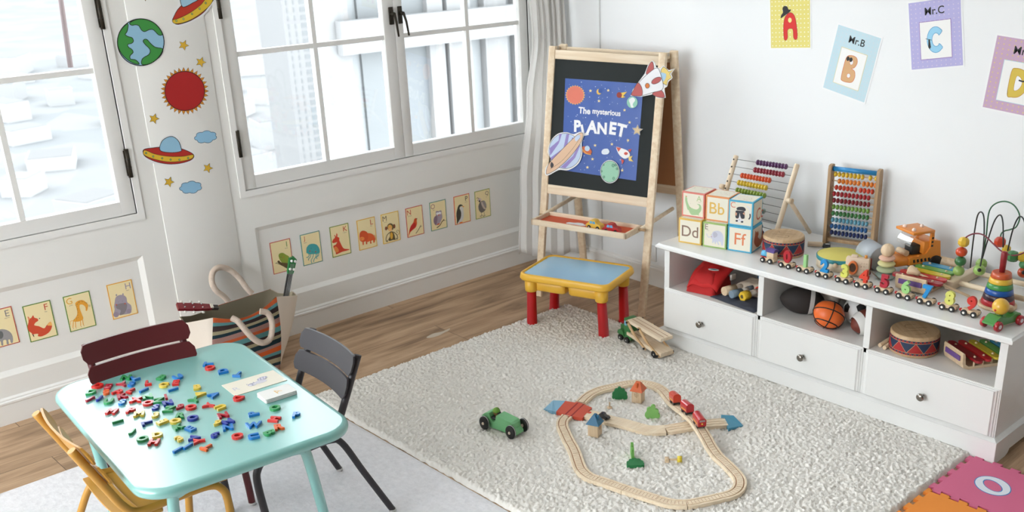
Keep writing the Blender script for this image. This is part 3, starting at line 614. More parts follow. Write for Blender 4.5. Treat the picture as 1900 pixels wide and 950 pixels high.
def a_owl(d):
    d.line([(285, 785), (340, 740), (375, 680), (415, 635)], .0052, (88, 66, 40)); d.line([(395, 655), (438, 655)], .0025, (88, 66, 40))
    d.blob([(270, 495), (320, 490), (362, 478), (372, 540), (382, 590), (360, 660), (320, 720), (270, 740), (235, 700), (228, 640), (245, 590), (268, 570)], (150, 138, 150)); d.blob([(230, 640), (250, 590), (285, 575), (295, 640), (270, 735), (235, 700)], (128, 108, 122))
    d.ell(298, 535, 24, 24, (235, 232, 225)); d.ell(338, 523, 24, 22, (235, 232, 225)); d.dot(300, 540, .001, BLK); d.dot(338, 528, .001, BLK); d.poly([(305, 550), (328, 545), (318, 578)], ORG); d.dot(290, 565, .0012, RED); d.dot(347, 550, .0012, RED); d.ell(310, 720, 30, 10, ORG, -0.4)
def a_penguin(d):
    d.blob([(690, 430), (745, 420), (755, 480), (760, 560), (745, 640), (700, 690), (660, 705), (700, 600), (710, 500)], (196, 194, 190)); d.poly([(738, 392), (770, 410), (745, 425)], (226, 130, 40))
    d.blob([(650, 440), (670, 390), (705, 372), (735, 385), (742, 400), (705, 405), (685, 440), (700, 470), (715, 530), (705, 610), (670, 670), (640, 718), (638, 640), (630, 540)], (62, 60, 50)); d.ell(710, 690, 32, 9, (226, 120, 40), -0.25); d.dot(715, 412, .0009, BLK)
def a_quail(d):
    for x in (1070, 1118): d.line([(x, 505), (x + 2, 570), (x - 28, 580)], .002, BLK); d.line([(x + 2, 565), (x - 5, 600)], .0018, BLK); d.line([(x + 2, 565), (x + 30, 562)], .0018, BLK)
    d.blob([(1040, 340), (1085, 310), (1125, 310), (1155, 370), (1155, 430), (1125, 490), (1070, 515), (1030, 480), (1018, 410)], (104, 98, 94)); d.blob([(1062, 340), (1090, 330), (1120, 400), (1150, 445), (1120, 455), (1085, 410)], (176, 160, 148)); d.blob([(1090, 315), (1125, 312), (1152, 370), (1150, 420), (1110, 380)], (136, 130, 128))
    d.ell(1040, 290, 28, 32, (196, 180, 176)); d.ell(1035, 315, 14, 18, BLK); d.line([(1030, 280), (1005, 255), (982, 268)], .0025, BLK); d.line([(1012, 285), (995, 310)], .0018, BLK); d.dot(1040, 292, .0011, RED)
def a_eleph(d):
    d.blob([(-60, 620), (0, 585), (60, 590), (105, 620), (125, 670), (122, 715), (105, 715), (95, 685), (80, 690), (85, 728), (65, 728), (58, 690), (30, 695), (30, 740), (12, 740), (0, 700), (-60, 700)], (136, 134, 134)); d.ell(5, 640, 26, 38, (90, 92, 92)); d.line([(100, 625), (122, 655)], .0012, (110, 108, 108))
def a_fox(d):
    d.blob([(270, 460), (298, 478), (322, 448), (335, 470), (365, 480), (372, 500), (345, 520), (335, 545), (380, 555), (430, 575), (455, 545), (490, 512), (508, 550), (490, 600), (450, 635), (400, 655), (370, 650), (372, 630), (335, 632), (322, 640), (335, 660), (325, 655), (310, 625), (280, 600), (268, 560), (278, 510)], (186, 70, 42)); d.blob([(460, 545), (480, 520), (497, 510), (508, 545), (485, 548)], (214, 160, 90)); d.poly([(308, 628), (330, 640), (334, 662)], BLK); d.dot(385, 478, .0022, BLK); d.poly([(274, 465), (292, 478), (280, 498)], (214, 150, 110)); d.dot(322, 487, .0012, BLK)
def a_giraffe(d):
    y = (206, 146, 48)
    d.line([(722, 500), (690, 505), (688, 540)], .002, y); d.line([(718, 495), (712, 570)], .0028, y); d.line([(735, 495), (740, 568)], .0028, y); d.line([(785, 490), (788, 552)], .0028, y); d.line([(803, 480), (815, 545)], .0028, y)
    d.blob([(735, 330), (765, 305), (810, 300), (845, 325), (860, 350), (850, 400), (838, 400), (835, 370), (810, 345), (780, 345), (778, 380), (800, 440), (812, 480), (780, 505), (735, 510), (715, 500), (745, 460), (755, 420), (745, 370)], y)
    rr = random.Random(4)
    for i in range(46):
        t = i / 45; q = [(725, 498), (755, 465), (752, 400), (742, 350), (770, 312), (815, 306), (845, 328)]; s = t * 5.999; a = int(s); u = s - a; d.dot(q[a][0] + (q[a + 1][0] - q[a][0]) * u + rr.uniform(-10, 12), q[a][1] + (q[a + 1][1] - q[a][1]) * u + rr.uniform(-10, 12), .0009, (70, 56, 36))
    d.line([(855, 345), (880, 345)], .0012, BLK); d.line([(858, 358), (880, 358)], .0012, BLK); d.dot(836, 372, .0014, RED)
    for q in ((712, 572), (740, 570), (788, 555), (815, 547)): d.dot(*q, .0012, BLK)
def a_hippo(d):
    g = (146, 138, 150)
    d.ell(1138, 250, 7, 10, g); d.ell(1202, 242, 7, 10, g); d.blob([(1120, 330), (1130, 275), (1165, 250), (1205, 250), (1235, 275), (1245, 320), (1280, 350), (1285, 400), (1260, 430), (1210, 440), (1150, 445), (1115, 435), (1120, 390), (1115, 360)], g)
    d.blob([(1135, 345), (1185, 330), (1235, 330), (1240, 375), (1215, 430), (1170, 445), (1180, 400), (1140, 380)], (120, 114, 118)); d.ell(1135, 440, 28, 26, (136, 126, 140)); d.ell(1260, 408, 24, 24, (136, 126, 140)); d.dot(1137, 345, .0034, (178, 84, 62)); d.dot(1221, 333, .0034, (178, 84, 62)); d.dot(1158, 317, .0009, BLK); d.dot(1197, 310, .0009, BLK)
A_, B_, Cc_, D_ = (490, 380, 6.788), (650, 360, 7.92), (780, 340, 9.5), (0, 500, 5.2767)
card('E', 'elephant', 1.068, (170, 70, 52), GRY, 1, *D_, a_eleph, 'card with a grey elephant, cut off by the left frame edge', 0.416)
card('F', 'fox', 1.219, (84, 120, 44), RED, 1, *D_, a_fox, 'letter F card showing an orange red fox', 0.402)
card('G', 'giraffe', 1.382, (84, 120, 44), (200, 150, 50), -1, *D_, a_giraffe, 'letter G card showing a yellow giraffe bending its neck', 0.400)
card('H', 'hippo', 1.568, (208, 150, 40), (140, 130, 150), 1, *D_, a_hippo, 'letter H card showing a grey hippo with red cheeks', 0.404)
card('I', 'iguana', 2.360, (176, 84, 70), (90, 130, 60), 1, *A_, a_iguana, 'letter I card showing a green iguana behind the ukulele head', 0.414)
card('J', 'jellyfish', 2.527, (70, 130, 124), RED, -1, *A_, a_jelly, 'letter J card showing a blue green jellyfish', 0.416)
card('K', 'kangaroo', 2.697, (110, 130, 40), RED, 1, *A_, a_roo, 'letter K card showing a red kangaroo')
card('L', 'lion', 2.859, (206, 160, 44), (178, 50, 44), 1, *B_, a_lion, 'letter L card showing an orange lion')
card('M', 'monkey', 3.009, (206, 166, 50), BRN, -1, *B_, a_monkey, 'letter M card showing a brown monkey with curled tail')
card('N', 'nightingale', 3.167, (178, 70, 52), (178, 60, 44), -1, *B_, a_bird, 'letter N card showing a red bird and a twig')
card('O', 'owl', 3.327, (84, 136, 124), (150, 110, 110), -1, *Cc_, a_owl, 'letter O card showing a grey owl on a branch')
card('P', 'penguin', 3.495, (200, 84, 40), BLK, 1, *Cc_, a_penguin, 'letter P card showing a black and white penguin')
card('Q', 'quail', 3.645, (140, 150, 70), (120, 100, 90), 1, *Cc_, a_quail, 'letter Q card showing a grey quail on black legs')
# stickers on the pilaster
PT, PM = wallT(YW - 0.0055), wallmap(YW - 0.0055); OL = (0.0022, (28, 26, 26))
def star_pts(x, y, r, rot=0.0, n=5, f=0.45, sq=1.0): return [(x + (r if i % 2 == 0 else r * f) * math.sin(rot + PI * i / n), y - (r if i % 2 == 0 else r * f) * math.cos(rot + PI * i / n) * sq) for i in range(2 * n)]
def sticker(name, label, crop, outl, fn, grp=None, smooth=True, w=0.006, T=None, M=None):
    d = PD(M or PM, *crop, T or PT, lift=1.0); P = [d.t((p.x, p.y)) for p in catmull(outl, 5)] if smooth else [d.t(p) for p in outl]
    cutout(d, P, w); fn(d, P); return tag(d.mb.build(name), label, 'wall sticker' if T is None else 'paper cutout', grp)
E1 = (200, 0, 6.785)
def f_earth(d, P):
    d.lay(P, (150, 196, 222))
    g = (62, 148, 66)
    a = [(140, 420), (190, 345), (250, 298), (252, 350), (240, 400), (218, 435), (260, 462), (305, 475), (322, 515), (300, 545), (250, 560), (262, 595), (300, 620), (318, 660), (280, 700), (285, 742), (335, 750), (370, 770), (395, 808), (320, 795), (220, 730), (150, 640), (118, 530)]
    b = [(272, 290), (340, 252), (420, 238), (520, 255), (600, 305), (660, 375), (685, 435), (640, 440), (595, 395), (560, 370), (515, 375), (460, 398), (420, 375), (390, 325), (350, 312), (300, 318)]
    c = [(430, 812), (425, 760), (450, 725), (510, 690), (532, 650), (520, 610), (470, 560), (443, 520), (460, 495), (495, 500), (540, 550), (600, 595), (690, 615), (670, 690), (600, 760), (520, 805)]
    for q in (a, b, c): d.blob(q, g, (0.0028, (24, 24, 24)), 3)
    d.stroke(P + P[:2], 0.0036, (22, 22, 22))
sticker('earth_sticker', 'round green and blue earth sticker above the red sun', E1, [(413 + 294 * math.cos(2 * PI * i / 24), 531 + 294 * math.sin(2 * PI * i / 24)) for i in range(24)], f_earth)
S1 = (0, 0, 1.9792)
def f_sun(d, P):
    pts = []
    for i in range(62):
        a = 2 * PI * i / 62; r = 88 if i % 2 == 0 else 73; pts.append((678 + r * math.cos(a), 334 + r * math.sin(a) * 0.99))
    d.poly(pts, (214, 140, 40), (0.0018, (40, 30, 24))); d.ell(678, 334, 73, 72, (176, 26, 26), 0, (0.003, (30, 24, 24)), 36)
sticker('sun_sticker', 'dark red sun sticker with a ring of orange rays', S1, [(678 + 84 * math.cos(2 * PI * i / 30), 334 + 84 * math.sin(2 * PI * i / 30)) for i in range(30)], f_sun, w=0.0005)
def f_ufo(d, P):
    d.blob([(525, 560), (530, 548), (560, 543), (600, 540), (660, 545), (700, 560), (712, 573), (700, 588), (660, 600), (615, 602), (570, 593), (535, 576)], (184, 40, 30), (0.0025, (30, 26, 24)))
    d.blob([(526, 556), (535, 552), (570, 566), (620, 574), (670, 574), (708, 568), (704, 582), (665, 592), (615, 594), (565, 584), (530, 570)], (226, 184, 50), (0.0018, (30, 26, 24)), 4)
    d.blob([(588, 552), (592, 522), (612, 505), (635, 502), (655, 518), (665, 545), (662, 556), (625, 560)], (150, 196, 222), (0.0025, (30, 26, 24)))
    for x, y in ((536, 562), (562, 574), (595, 581), (626, 586), (658, 586), (690, 580)): d.dot(x, y, .0045, (30, 30, 26)); d.dot(x, y, .003, (130, 190, 120))
UF = [(522, 560), (530, 545), (588, 540), (595, 515), (625, 500), (652, 508), (668, 540), (700, 555), (714, 573), (700, 592), (640, 604), (570, 597), (530, 578)]
sticker('spaceship_sticker', 'red flying saucer sticker with blue dome below the sun', S1, UF, f_ufo)
def f_ufo2(d, P):
    d.blob([(815, 262), (830, 210), (880, 120), (960, 40), (1080, -60), (1200, -120), (1290, -60), (1330, -10), (1290, 50), (1200, 160), (1060, 250), (940, 295), (860, 305)], (192, 50, 28), (0.0025, (30, 26, 24)))
    d.blob([(818, 250), (880, 235), (980, 190), (1080, 130), (1180, 50), (1250, -40), (1320, -20), (1290, 60), (1180, 160), (1060, 240), (950, 285), (850, 298), (815, 275)], (226, 190, 50), (0.0018, (30, 26, 24)), 4)
    d.blob([(912, -40), (915, 30), (940, 85), (985, 80), (1060, 40), (1150, -20), (1120, -120), (980, -160)], (160, 200, 222), (0.0025, (30, 26, 24)))
    for x, y in ((862, 262), (950, 238), (1058, 175), (1153, 110), (1230, 38)): d.dot(x, y, .0045, (30, 30, 26)); d.dot(x, y, .003, (160, 205, 130))
sticker('spaceship_sticker', 'tilted red flying saucer sticker at the top frame edge', E1, [(812, 262), (830, 200), (880, 110), (905, 30), (900, -60), (980, -170), (1130, -130), (1250, -120), (1340, -20), (1290, 60), (1200, 170), (1060, 255), (940, 305), (860, 312)], f_ufo2)
for (x, y, r, rot, lab) in ((674, 166, 20, 0.15, 'yellow star sticker just right of the earth'), (737, 228, 20, 0.1, 'yellow star sticker touching the top right of the sun'), (565, 436, 20, 0.05, 'yellow star sticker below left of the sun'), (763, 617, 19, 0.1, 'yellow star sticker below right of the lower flying saucer'), (620, 668, 20, 0.1, 'yellow star sticker left of the lowest cloud')):
    sticker('star_sticker', lab, S1, star_pts(x, y, r, rot + 0.25), lambda d, P: d.poly(star_pts(x, y, r, rot + 0.25), (222, 178, 52), (0.0016, (30, 26, 24))), 'yellow star stickers', False, 0.002)
sticker('star_sticker', 'tip of a yellow star sticker at the top edge above the earth', S1, star_pts(536, -14, 18, 3.3), lambda d, P: d.poly(star_pts(536, -14, 18, 3.3), (222, 178, 52), (0.0016, (30, 26, 24))), 'yellow star stickers', False, 0.002)
for (x, y, lab) in ((755, 503, 'light blue cloud sticker right of the lower flying saucer'), (700, 688, 'lowest light blue cloud sticker beside a star')):
    cl = [((x + 36 * (1 + .16 * abs(math.sin(3.5 * a + .4))) * math.cos(a)), (y + 19 * (1 + .22 * abs(math.sin(3.5 * a + .4))) * math.sin(a) - 3 * math.cos(a))) for a in (2 * PI * i / 56 for i in range(56))]
    sticker('cloud_sticker', lab, S1, cl, lambda d, P: (d.lay(P, (146, 194, 224)), d.stroke(P + P[:2], 0.0022, (40, 60, 90))), 'blue cloud stickers', False, 0.004)
# ------------------------------------------------------------------ letter posters on the right wall
def poster(ctr, rz, w, h, bgc, dotc, L, art, label, inner=None, ic=(240, 240, 238), grid=(11, 15)):
    """ctr = photo pixel of the sheet's centre; rz tilt on the wall"""
    c = FX(ctr[0], ctr[1], XW); T = frame((XW - 0.0004, c.y, c.z), (0, -1, 0), (0, 0, 1)) @ MX.Rotation(rz, 4, 'Z')
    d = PD(lambda x, y: (x, y), 0, 0, 1, T); d.mb.bx(-w / 2, w / 2, -h / 2, h / 2, 0, 0.0008, mat((240, 241, 242), 0.5)); d.z = 0.001
    e = 0.007; d.poly([(-w / 2 + e, -h / 2 + e), (w / 2 - e, -h / 2 + e), (w / 2 - e, h / 2 - e), (-w / 2 + e, h / 2 - e)], bgc)
    nx, ny = grid
    d.z += 0.0001
    for i in range(nx):
        for j in range(ny): x = -w / 2 + e + (w - 2 * e) * (i + 0.5) / nx; y = -h / 2 + e + (h - 2 * e) * (j + 0.5) / ny; d.z -= 0.00012; d.dot(x, y, 0.0028, dotc)
    d.z += 0.0001
    d.text('Mr.' + L, 0, h * (0.33 if L != 'A' else .255), 0.031, (26, 26, 28), 0.012)
    if inner: x, y = w * 0.29, h * 0.27; d.poly([(-x, -h * .08 - y), (x, -h * .08 - y), (x, -h * .08 + y), (-x, -h * .08 + y)], inner); x -= .002; y -= .002; d.poly([(-x, -h * .08 - y), (x, -h * .08 - y), (x, -h * .08 + y), (-x, -h * .08 + y)], ic)
    art(d, -h * .08 if L != 'A' else -h * .16); tag(d.mb.build('letter_poster'), label, 'poster', 'letter posters on the right wall')
def L_A(d, y0):
    y0 -= 0.0; d.blob([(-.034, y0 - .055), (-.036, y0 + .0), (-.026, y0 + .04), (0, y0 + .058), (.024, y0 + .045), (.036, y0 + .0), (.040, y0 - .05), (.030, y0 - .062), (.019, y0 - .052), (.016, y0 - .018), (0, y0 - .012), (-.014, y0 - .02), (-.014, y0 - .052), (-.024, y0 - .064)], (214, 34, 28), (0.002, (150, 24, 24)))
    d.ell(0, y0 + .025, .010, .011, (236, 224, 140)); d.blob([(-.05, y0 + .035), (-.03, y0 + .045), (0, y0 + .062), (.006, y0 + .072), (-.006, y0 + .072), (-.014, y0 + .085), (-.03, y0 + .088), (-.040, y0 + .078), (-.038, y0 + .06), (-.048, y0 + .048)], (24, 24, 26))
poster((1466, 27), 0.085, 0.232, 0.310, (226, 214, 120), (246, 244, 224), 'A', L_A, 'yellow polka dot poster with a red letter A wearing a hat', None)
def L_B(d, y0):
    o = (214, 168, 120); d.blob([(-.032, y0 - .05), (-.034, y0), (-.030, y0 + .045), (-.008, y0 + .058), (.018, y0 + .055), (.028, y0 + .035), (.020, y0 + .012), (.008, y0 + .004), (.026, y0 - .004), (.034, y0 - .028), (.026, y0 - .052), (0, y0 - .06), (-.024, y0 - .06)], o, (0.0025, (206, 112, 60)))
    d.ell(.0, y0 + .030, .009, .012, (240, 240, 240), 0, (0.0015, (206, 112, 60))); d.ell(.002, y0 - .030, .009, .010, (240, 240, 240), 0, (0.0015, (206, 112, 60))); d.ell(-.022, y0 + .04, .008, .010, (24, 24, 26)); d.ell(-.006, y0 + .04, .008, .010, (24, 24, 26))
poster((1580, 118), -0.2, 0.236, 0.300, (192, 218, 228), (206, 216, 222), 'B', L_B, 'pale blue tilted poster with an orange letter B in sunglasses', (226, 208, 140))
def L_C(d, y0):
    P = [];
    for i in range(25): a = math.radians(38 + 284 * i / 24); P.append((.038 * math.cos(a), y0 + .052 * math.sin(a)))
    for i in range(25): a = math.radians(322 - 284 * i / 24); P.append((.018 * math.cos(a) + .002, y0 + .027 * math.sin(a)))
    d.blob(P, (150, 206, 234), (0.0025, (96, 160, 206)), 2); d.line([(-.044, y0 + .008), (-.018, y0 + .0)], .002, (24, 24, 26)); d.poly([(-.032, y0 + .004), (-.026, y0 + .004), (-.022, y0 - .028), (-.028, y0 - .036), (-.034, y0 - .028)], (24, 24, 26))
poster((1736, 63), 0.17, 0.244, 0.286, (178, 174, 220), (206, 196, 222), 'C', L_C, 'lavender poster with a light blue letter C wearing a tie', (128, 70, 168))
def L_D(d, y0):
    d.blob([(-.034, y0 - .05), (-.036, y0 + .04), (-.02, y0 + .055), (.015, y0 + .05), (.038, y0 + .02), (.036, y0 - .02), (.015, y0 - .05), (-.015, y0 - .058)], (214, 186, 70), (0.0025, (190, 140, 50))); d.blob([(-.012, y0 - .028), (-.012, y0 + .024), (.006, y0 + .022), (.016, y0), (.006, y0 - .024)], (242, 242, 242), (0.0015, (190, 140, 50))); d.line([(.0, y0 + .012), (.018, y0 + .010), (.034, y0 + .016)], .006, (24, 24, 26))
poster((1892, 143), -0.08, 0.262, 0.30, (196, 164, 190), (222, 200, 130), 'D', L_D, 'mauve poster with a yellow letter D, cut off by the right frame edge', (180, 214, 226))
# ------------------------------------------------------------------ poster and cut-outs on the easel
BT = frame(EO, EX, EUP)
pf = lambda off: (lambda px, py: EP(px, py, off))
Z3 = (960, 60, 2.794)
d = PD(pf(-0.007), *Z3, BT @ MX.Translation((0, 0, -0.0076)), z=0.0)
P = [V(q) for q in ((-0.234, 1.181), (0.228, 1.184), (0.228, 0.700), (-0.222, 0.706))]
d.mb.prism([(p.x, p.y) for p in P[::-1]], 0.0, 0.0008, mat((50, 88, 168), 0.35, coat=0.3)); d.z = 0.0009
rr = random.Random(11)
for i in range(110): d.z = 0.001; d.lay([V((x, y)) for x, y in (lambda a, b, r: [(a + r * math.cos(t), b + r * math.sin(t)) for t in (2 * PI * k / 8 for k in range(8))])(rr.uniform(-.215, .215), rr.uniform(.715, 1.17), rr.choice((.0012, .0016, .0024)))], (200, 214, 240))
d.z = 0.0013
d.poly(star_pts(300, 325, 52, 0, 24, 0.86), (232, 178, 96)); d.ell(300, 325, 44, 46, (226, 122, 100))
d.text('The', 348, 406, 0.034, (240, 240, 244), 0.03, 0.0); d.text('mysterious', 462, 419, 0.035, (240, 240, 244), 0.03, 0.0)
for ch_, x_, y_, h_, r_ in (('P', 312, 486, .062, .05), ('L', 349, 506, .060, .30), ('A', 388, 490, .066, 0), ('N', 440, 498, .060, .03), ('E', 496, 498, .064, -.04), ('T', 540, 508, .066, -.14)): d.text(ch_, x_, y_, h_, (244, 244, 246), 0.045, r_)
d.ell(424, 308, 13, 15, (232, 190, 90)); d.ell(431, 303, 11, 13, (50, 88, 168))
for x, y in ((380, 303), (472, 301), (424, 356), (557, 403), (583, 467), (575, 560), (491, 580), (404, 586), (391, 657), (365, 700), (545, 715)): d.poly(star_pts(x, y, 9), (236, 220, 170))
d.poly([(530, 315), (570, 308), (550, 330), (562, 335), (545, 340), (520, 328)], (236, 200, 90)); d.ell(530, 325, 14, 15, (150, 54, 44))
d.ell(597, 363, 28, 30, (150, 206, 184)); d.blob([(580, 350), (600, 338), (612, 352), (600, 372), (604, 388), (592, 388), (586, 370)], (238, 240, 240))
d.ell(360, 612, 30, 18, (208, 104, 60), 0.5); d.ell(364, 602, 13, 14, (190, 214, 236)); d.line([(336, 605), (360, 628), (384, 634)], .004, (226, 180, 80))
d.blob([(438, 620), (448, 606), (470, 604), (480, 620), (468, 632), (445, 632)], (224, 232, 242))
d.blob([(515, 595), (540, 600), (575, 615), (585, 640), (560, 655), (535, 640), (522, 620)], (242, 240, 240)); d.poly([(514, 594), (540, 600), (526, 620)], (206, 84, 70)); d.ell(565, 628, 10, 8, (206, 84, 70)); d.poly([(575, 608), (595, 605), (585, 622)], (206, 84, 70)); d.poly([(540, 655), (545, 685), (556, 665)], (206, 84, 70)); d.poly([(578, 645), (600, 640), (592, 655), (604, 670), (580, 666)], (236, 206, 120))
tag(d.mb.build('space_poster'), 'blue poster titled The mysterious PLANET on the easel chalkboard', 'poster')
CO = BT @ MX.Translation((0, 0, 0.0004)); cm = pf(0.0)
OLc = (0.0022, (60, 52, 60))
def f_rocket(d, P):
    d.poly([(745, 195), (757, 178), (775, 190), (785, 205), (812, 192), (790, 215), (800, 235), (780, 250), (775, 275), (750, 262)], (232, 206, 120), OLc); d.blob([(742, 212), (770, 215), (768, 240), (750, 258)], (170, 204, 230))
    d.blob([(668, 215), (680, 175), (700, 152), (708, 190), (690, 210)], (190, 92, 90), OLc); d.blob([(700, 318), (745, 300), (764, 335), (730, 336)], (190, 92, 90), OLc)
    d.blob([(592, 325), (605, 300), (640, 250), (690, 205), (722, 185), (740, 205), (756, 290), (700, 312), (645, 328)], (240, 240, 243), OLc)
    d.blob([(592, 325), (602, 300), (625, 262), (645, 285), (648, 325), (620, 330)], (190, 92, 90), OLc); d.ell(722, 250, 28, 14, (190, 92, 90), -0.5, OLc); d.ell(675, 277, 11, 13, (214, 120, 50), 0, OLc)
sticker('rocket_cutout', 'paper rocket cutout over the top right corner of the easel', Z3, [(588, 328), (600, 298), (640, 245), (662, 215), (678, 172), (700, 148), (714, 160), (718, 182), (740, 188), (757, 175), (785, 198), (815, 190), (795, 215), (804, 235), (782, 255), (775, 280), (760, 290), (768, 338), (730, 340), (700, 320), (640, 332)], f_rocket, None, False, 0.002, CO, cm)
def f_saturn(d, P):
    d.ell(248, 615, 84, 92, (196, 212, 236), 0, OLc, 30)
    for q in ([(232, 524), (216, 575), (170, 640), (168, 600), (215, 560), (218, 527)], [(270, 527), (258, 590), (200, 650), (178, 665), (172, 650), (240, 600), (255, 527)], [(300, 550), (290, 600), (250, 650), (215, 690), (198, 682), (262, 620), (285, 545)], [(325, 590), (300, 650), (250, 704), (225, 700), (290, 640), (318, 580)]): d.poly(q, (150, 134, 196))
    O = [(150, 730), (165, 680), (230, 610), (290, 550), (325, 522), (342, 530), (325, 580), (270, 650), (210, 705), (165, 732)]
    I = [(166, 716), (190, 680), (250, 630), (300, 575), (325, 545), (322, 570), (262, 640), (205, 690)]
    d.blob(O, (226, 190, 158), OLc); d.blob([(172, 690), (178, 672), (190, 688), (178, 704)], (60, 58, 64)); d.blob([(300, 545), (322, 530), (326, 545), (305, 565)], (196, 212, 236)); d.line([(172, 708), (230, 668), (290, 600), (325, 548)], .0015, (110, 80, 60))
sticker('planet_cutout', 'paper cutout of a striped blue and purple ringed planet on the easel', Z3, [(146, 735), (150, 700), (175, 665), (160, 620), (175, 565), (210, 528), (255, 520), (290, 530), (325, 518), (345, 528), (332, 575), (335, 630), (315, 680), (265, 712), (215, 712), (165, 738)], f_saturn, None, True, 0.002, CO, cm)
def f_moon(d, P):
    d.ell(480, 722, 47, 56, (156, 206, 178), 0, OLc, 30)
    for x, y, r in ((497, 690, 7), (510, 688, 5), (517, 707, 5), (450, 750, 5), (500, 757, 6), (448, 687, 4), (438, 720, 4)): d.ell(x, y, r, r * 1.2, (120, 176, 146), 0, (0.0014, (50, 70, 60)))
sticker('moon_cutout', 'round pale green moon cutout at the bottom edge of the blue poster', Z3, [(480 + 47 * math.cos(2 * PI * i / 20), 722 + 57 * math.sin(2 * PI * i / 20)) for i in range(20)], f_moon, None, True, 0.003, CO, cm)
sticker('star_cutout', 'small beige star cutout at the right edge of the blue poster', Z3, star_pts(622, 508, 27, 0.1), lambda d, P: d.poly(star_pts(622, 508, 26, 0.1), (216, 192, 150), OLc), None, False, 0.0025, CO, cm)
# ------------------------------------------------------------------ wooden railway on the rug
RZ, TZ = 0.021, 0.036
K6 = lambda x, y, z=TZ: FZ(860 + x / 3.393, 680 + y / 3.393, z)
TW = wood((244, 227, 200), (232, 210, 180), 1.5, 0, 0.55); TD = mat((176, 132, 100), 0.7)
nodes = [(738, 222, 1), (765, 195, 0), (800, 168, 0), (862, 140, 1), (940, 122, 0), (1030, 102, 1), (1100, 98, 0), (1172, 106, 1), (1225, 125, 0), (1265, 155, 1), (1300, 198, 1, .038), (1335, 235, 0, .050), (1388, 275, 1, .070), (1448, 325, 0, .079), (1493, 385, 0, .079), (1530, 445, 0, .068), (1562, 503, 0, .050), (1602, 558, 1, .037), (1650, 602, 0), (1700, 652, 1), (1738, 702, 0), (1735, 757, 1), (1690, 795, 0), (1610, 817, 1), (1500, 842, 0), (1405, 858, 1), (1300, 852, 0), (1215, 828, 1), (1110, 795, 0), (1015, 765, 1), (930, 735, 0), (840, 705, 1), (788, 686, 0), (742, 645, 1), (722, 600, 0), (704, 545, 1), (684, 500, 0), (665, 468, 1), (640, 415, 0), (622, 370, 1), (626, 335, 0), (652, 306, 1)]
NP = [K6(n[0], n[1], n[3] if len(n) > 3 else TZ) for n in nodes]
RP = catmull(NP, 6, False)
def rail_piece(pts, name, label, grp, wid=0.049, th=0.014, groove=((-.0165, -.0115), (.0115, .0165)), ties=True, mt=None):
    """bar with grooves swept along pts (top surface)"""
    hw = wid / 2; sec = [(-hw, -th), (-hw, -.001), (-hw + .001, 0)]
    for a, b in groove: sec += [(a, 0), (a + .0006, -.0028), (b - .0006, -.0028), (b, 0)]
    sec += [(hw - .001, 0), (hw, -.001), (hw, -th)]
    rings = []; n = len(pts); mb = MB(); ax = []
    for i in range(n):
        t = (pts[min(i + 1, n - 1)] - pts[max(i - 1, 0)]).normalized(); s = V((t.y, -t.x, 0)).normalized(); u = s.cross(t)
        ax.append((pts[i], t, s, u)); rings.append([pts[i] + s * a + u * b for a, b in sec])
    mb.ring(rings, mt or TW, False)
    for a, b in groove:
        mb.add([p + s * a + u * -.0026 for p, t, s, u in ax] + [p + s * b + u * -.0026 for p, t, s, u in ax], [(i, i + 1, n + i + 1, n + i) for i in range(n - 1)], TD)
    if ties:
        L = 0
        for i in range(n - 1):
            seg = (pts[i + 1] - pts[i]).length
            while L < seg:
                p = pts[i].lerp(pts[i + 1], L / seg); t, s, u = ax[i][1:]
                q = [p + s * a + t * b + u * .00025 for a, b in ((-.0095, -.0008), (.0095, -.0008), (.0095, .0008), (-.0095, .0008))]; mb.add(q, [(0, 1, 2, 3)], TD); L += 0.0135
            L -= seg
    return tag(mb.build(name), label, 'toy track', grp)
jn = [i for i, n in enumerate(nodes) if n[2]]
where = ['curved track piece leaving the red crossing toward the top', 'short straight track piece at the back left of the loop', 'track piece at the top of the loop behind the orange roofed house', 'curved track piece at the top right of the loop', 'short track piece before the bridge ramp', 'arched bridge track piece rising toward the red train', 'high bridge track piece crossing above the wooden road', 'track piece running down right from the foot of the bridge', 'sharply curved track piece at the far right of the loop', 'curved track piece at the lower right corner of the loop', 'straight track piece at the front right of the loop', 'curved track piece at the very front of the loop', 'straight track piece left of the front curve', 'straight track piece at the front left of the loop', 'curved track piece at the lower left corner of the loop', 'track piece on the left side above the lower left corner', 'shortest track piece on the left side of the loop', 'track piece below left of the red crossing plate', 'curved track piece ending at the near side of the red crossing', 'x', 'y']
for k, (a, b) in enumerate(zip(jn, jn[1:])):
    pts = RP[a * 6:b * 6 + 1]; e = (pts[1] - pts[0]).normalized() * 0.0008; pts = [pts[0] + e] + pts[1:-1] + [pts[-1] - e]
    o = rail_piece(pts, 'toy_track_piece', where[k], 'wooden toy railway track pieces')
for (x, y, zt, lab) in ((1392, 315, 0.055, 'small wooden bridge support behind the wooden road'), (1480, 405, 0.062, 'small wooden bridge support in front of the wooden road')):
    p = K6(x + (4 if y < 400 else 2), y + 8, RZ); b = MB(TR(p.x, p.y, 0, 0.5)); b.prism([(-.024, -.009), (.024, -.009), (.024, .009), (-.024, .009)], RZ, zt, TW); tag(b.build('bridge_support'), lab, 'toy track')
RDP = catmull([K6(x, y) for x, y in ((778, 292), (850, 312), (915, 330), (1010, 352), (1095, 376), (1170, 394), (1270, 392))], 5, False)
for a, b, lab in ((0, 10, 'wide wooden road piece right of the red crossing under the black car'), (10, 20, 'wide wooden road piece in the middle of the layout'), (20, 30, 'bent wide wooden road piece before the grooved section')):
    pts = RDP[a:b + 1]; pts = [pts[0] + (pts[1] - pts[0]).normalized() * .0008] + pts[1:]
    rail_piece(pts, 'toy_road_piece', lab, 'wooden road pieces', 0.066, 0.014, ((-.0006, .0006),), False)
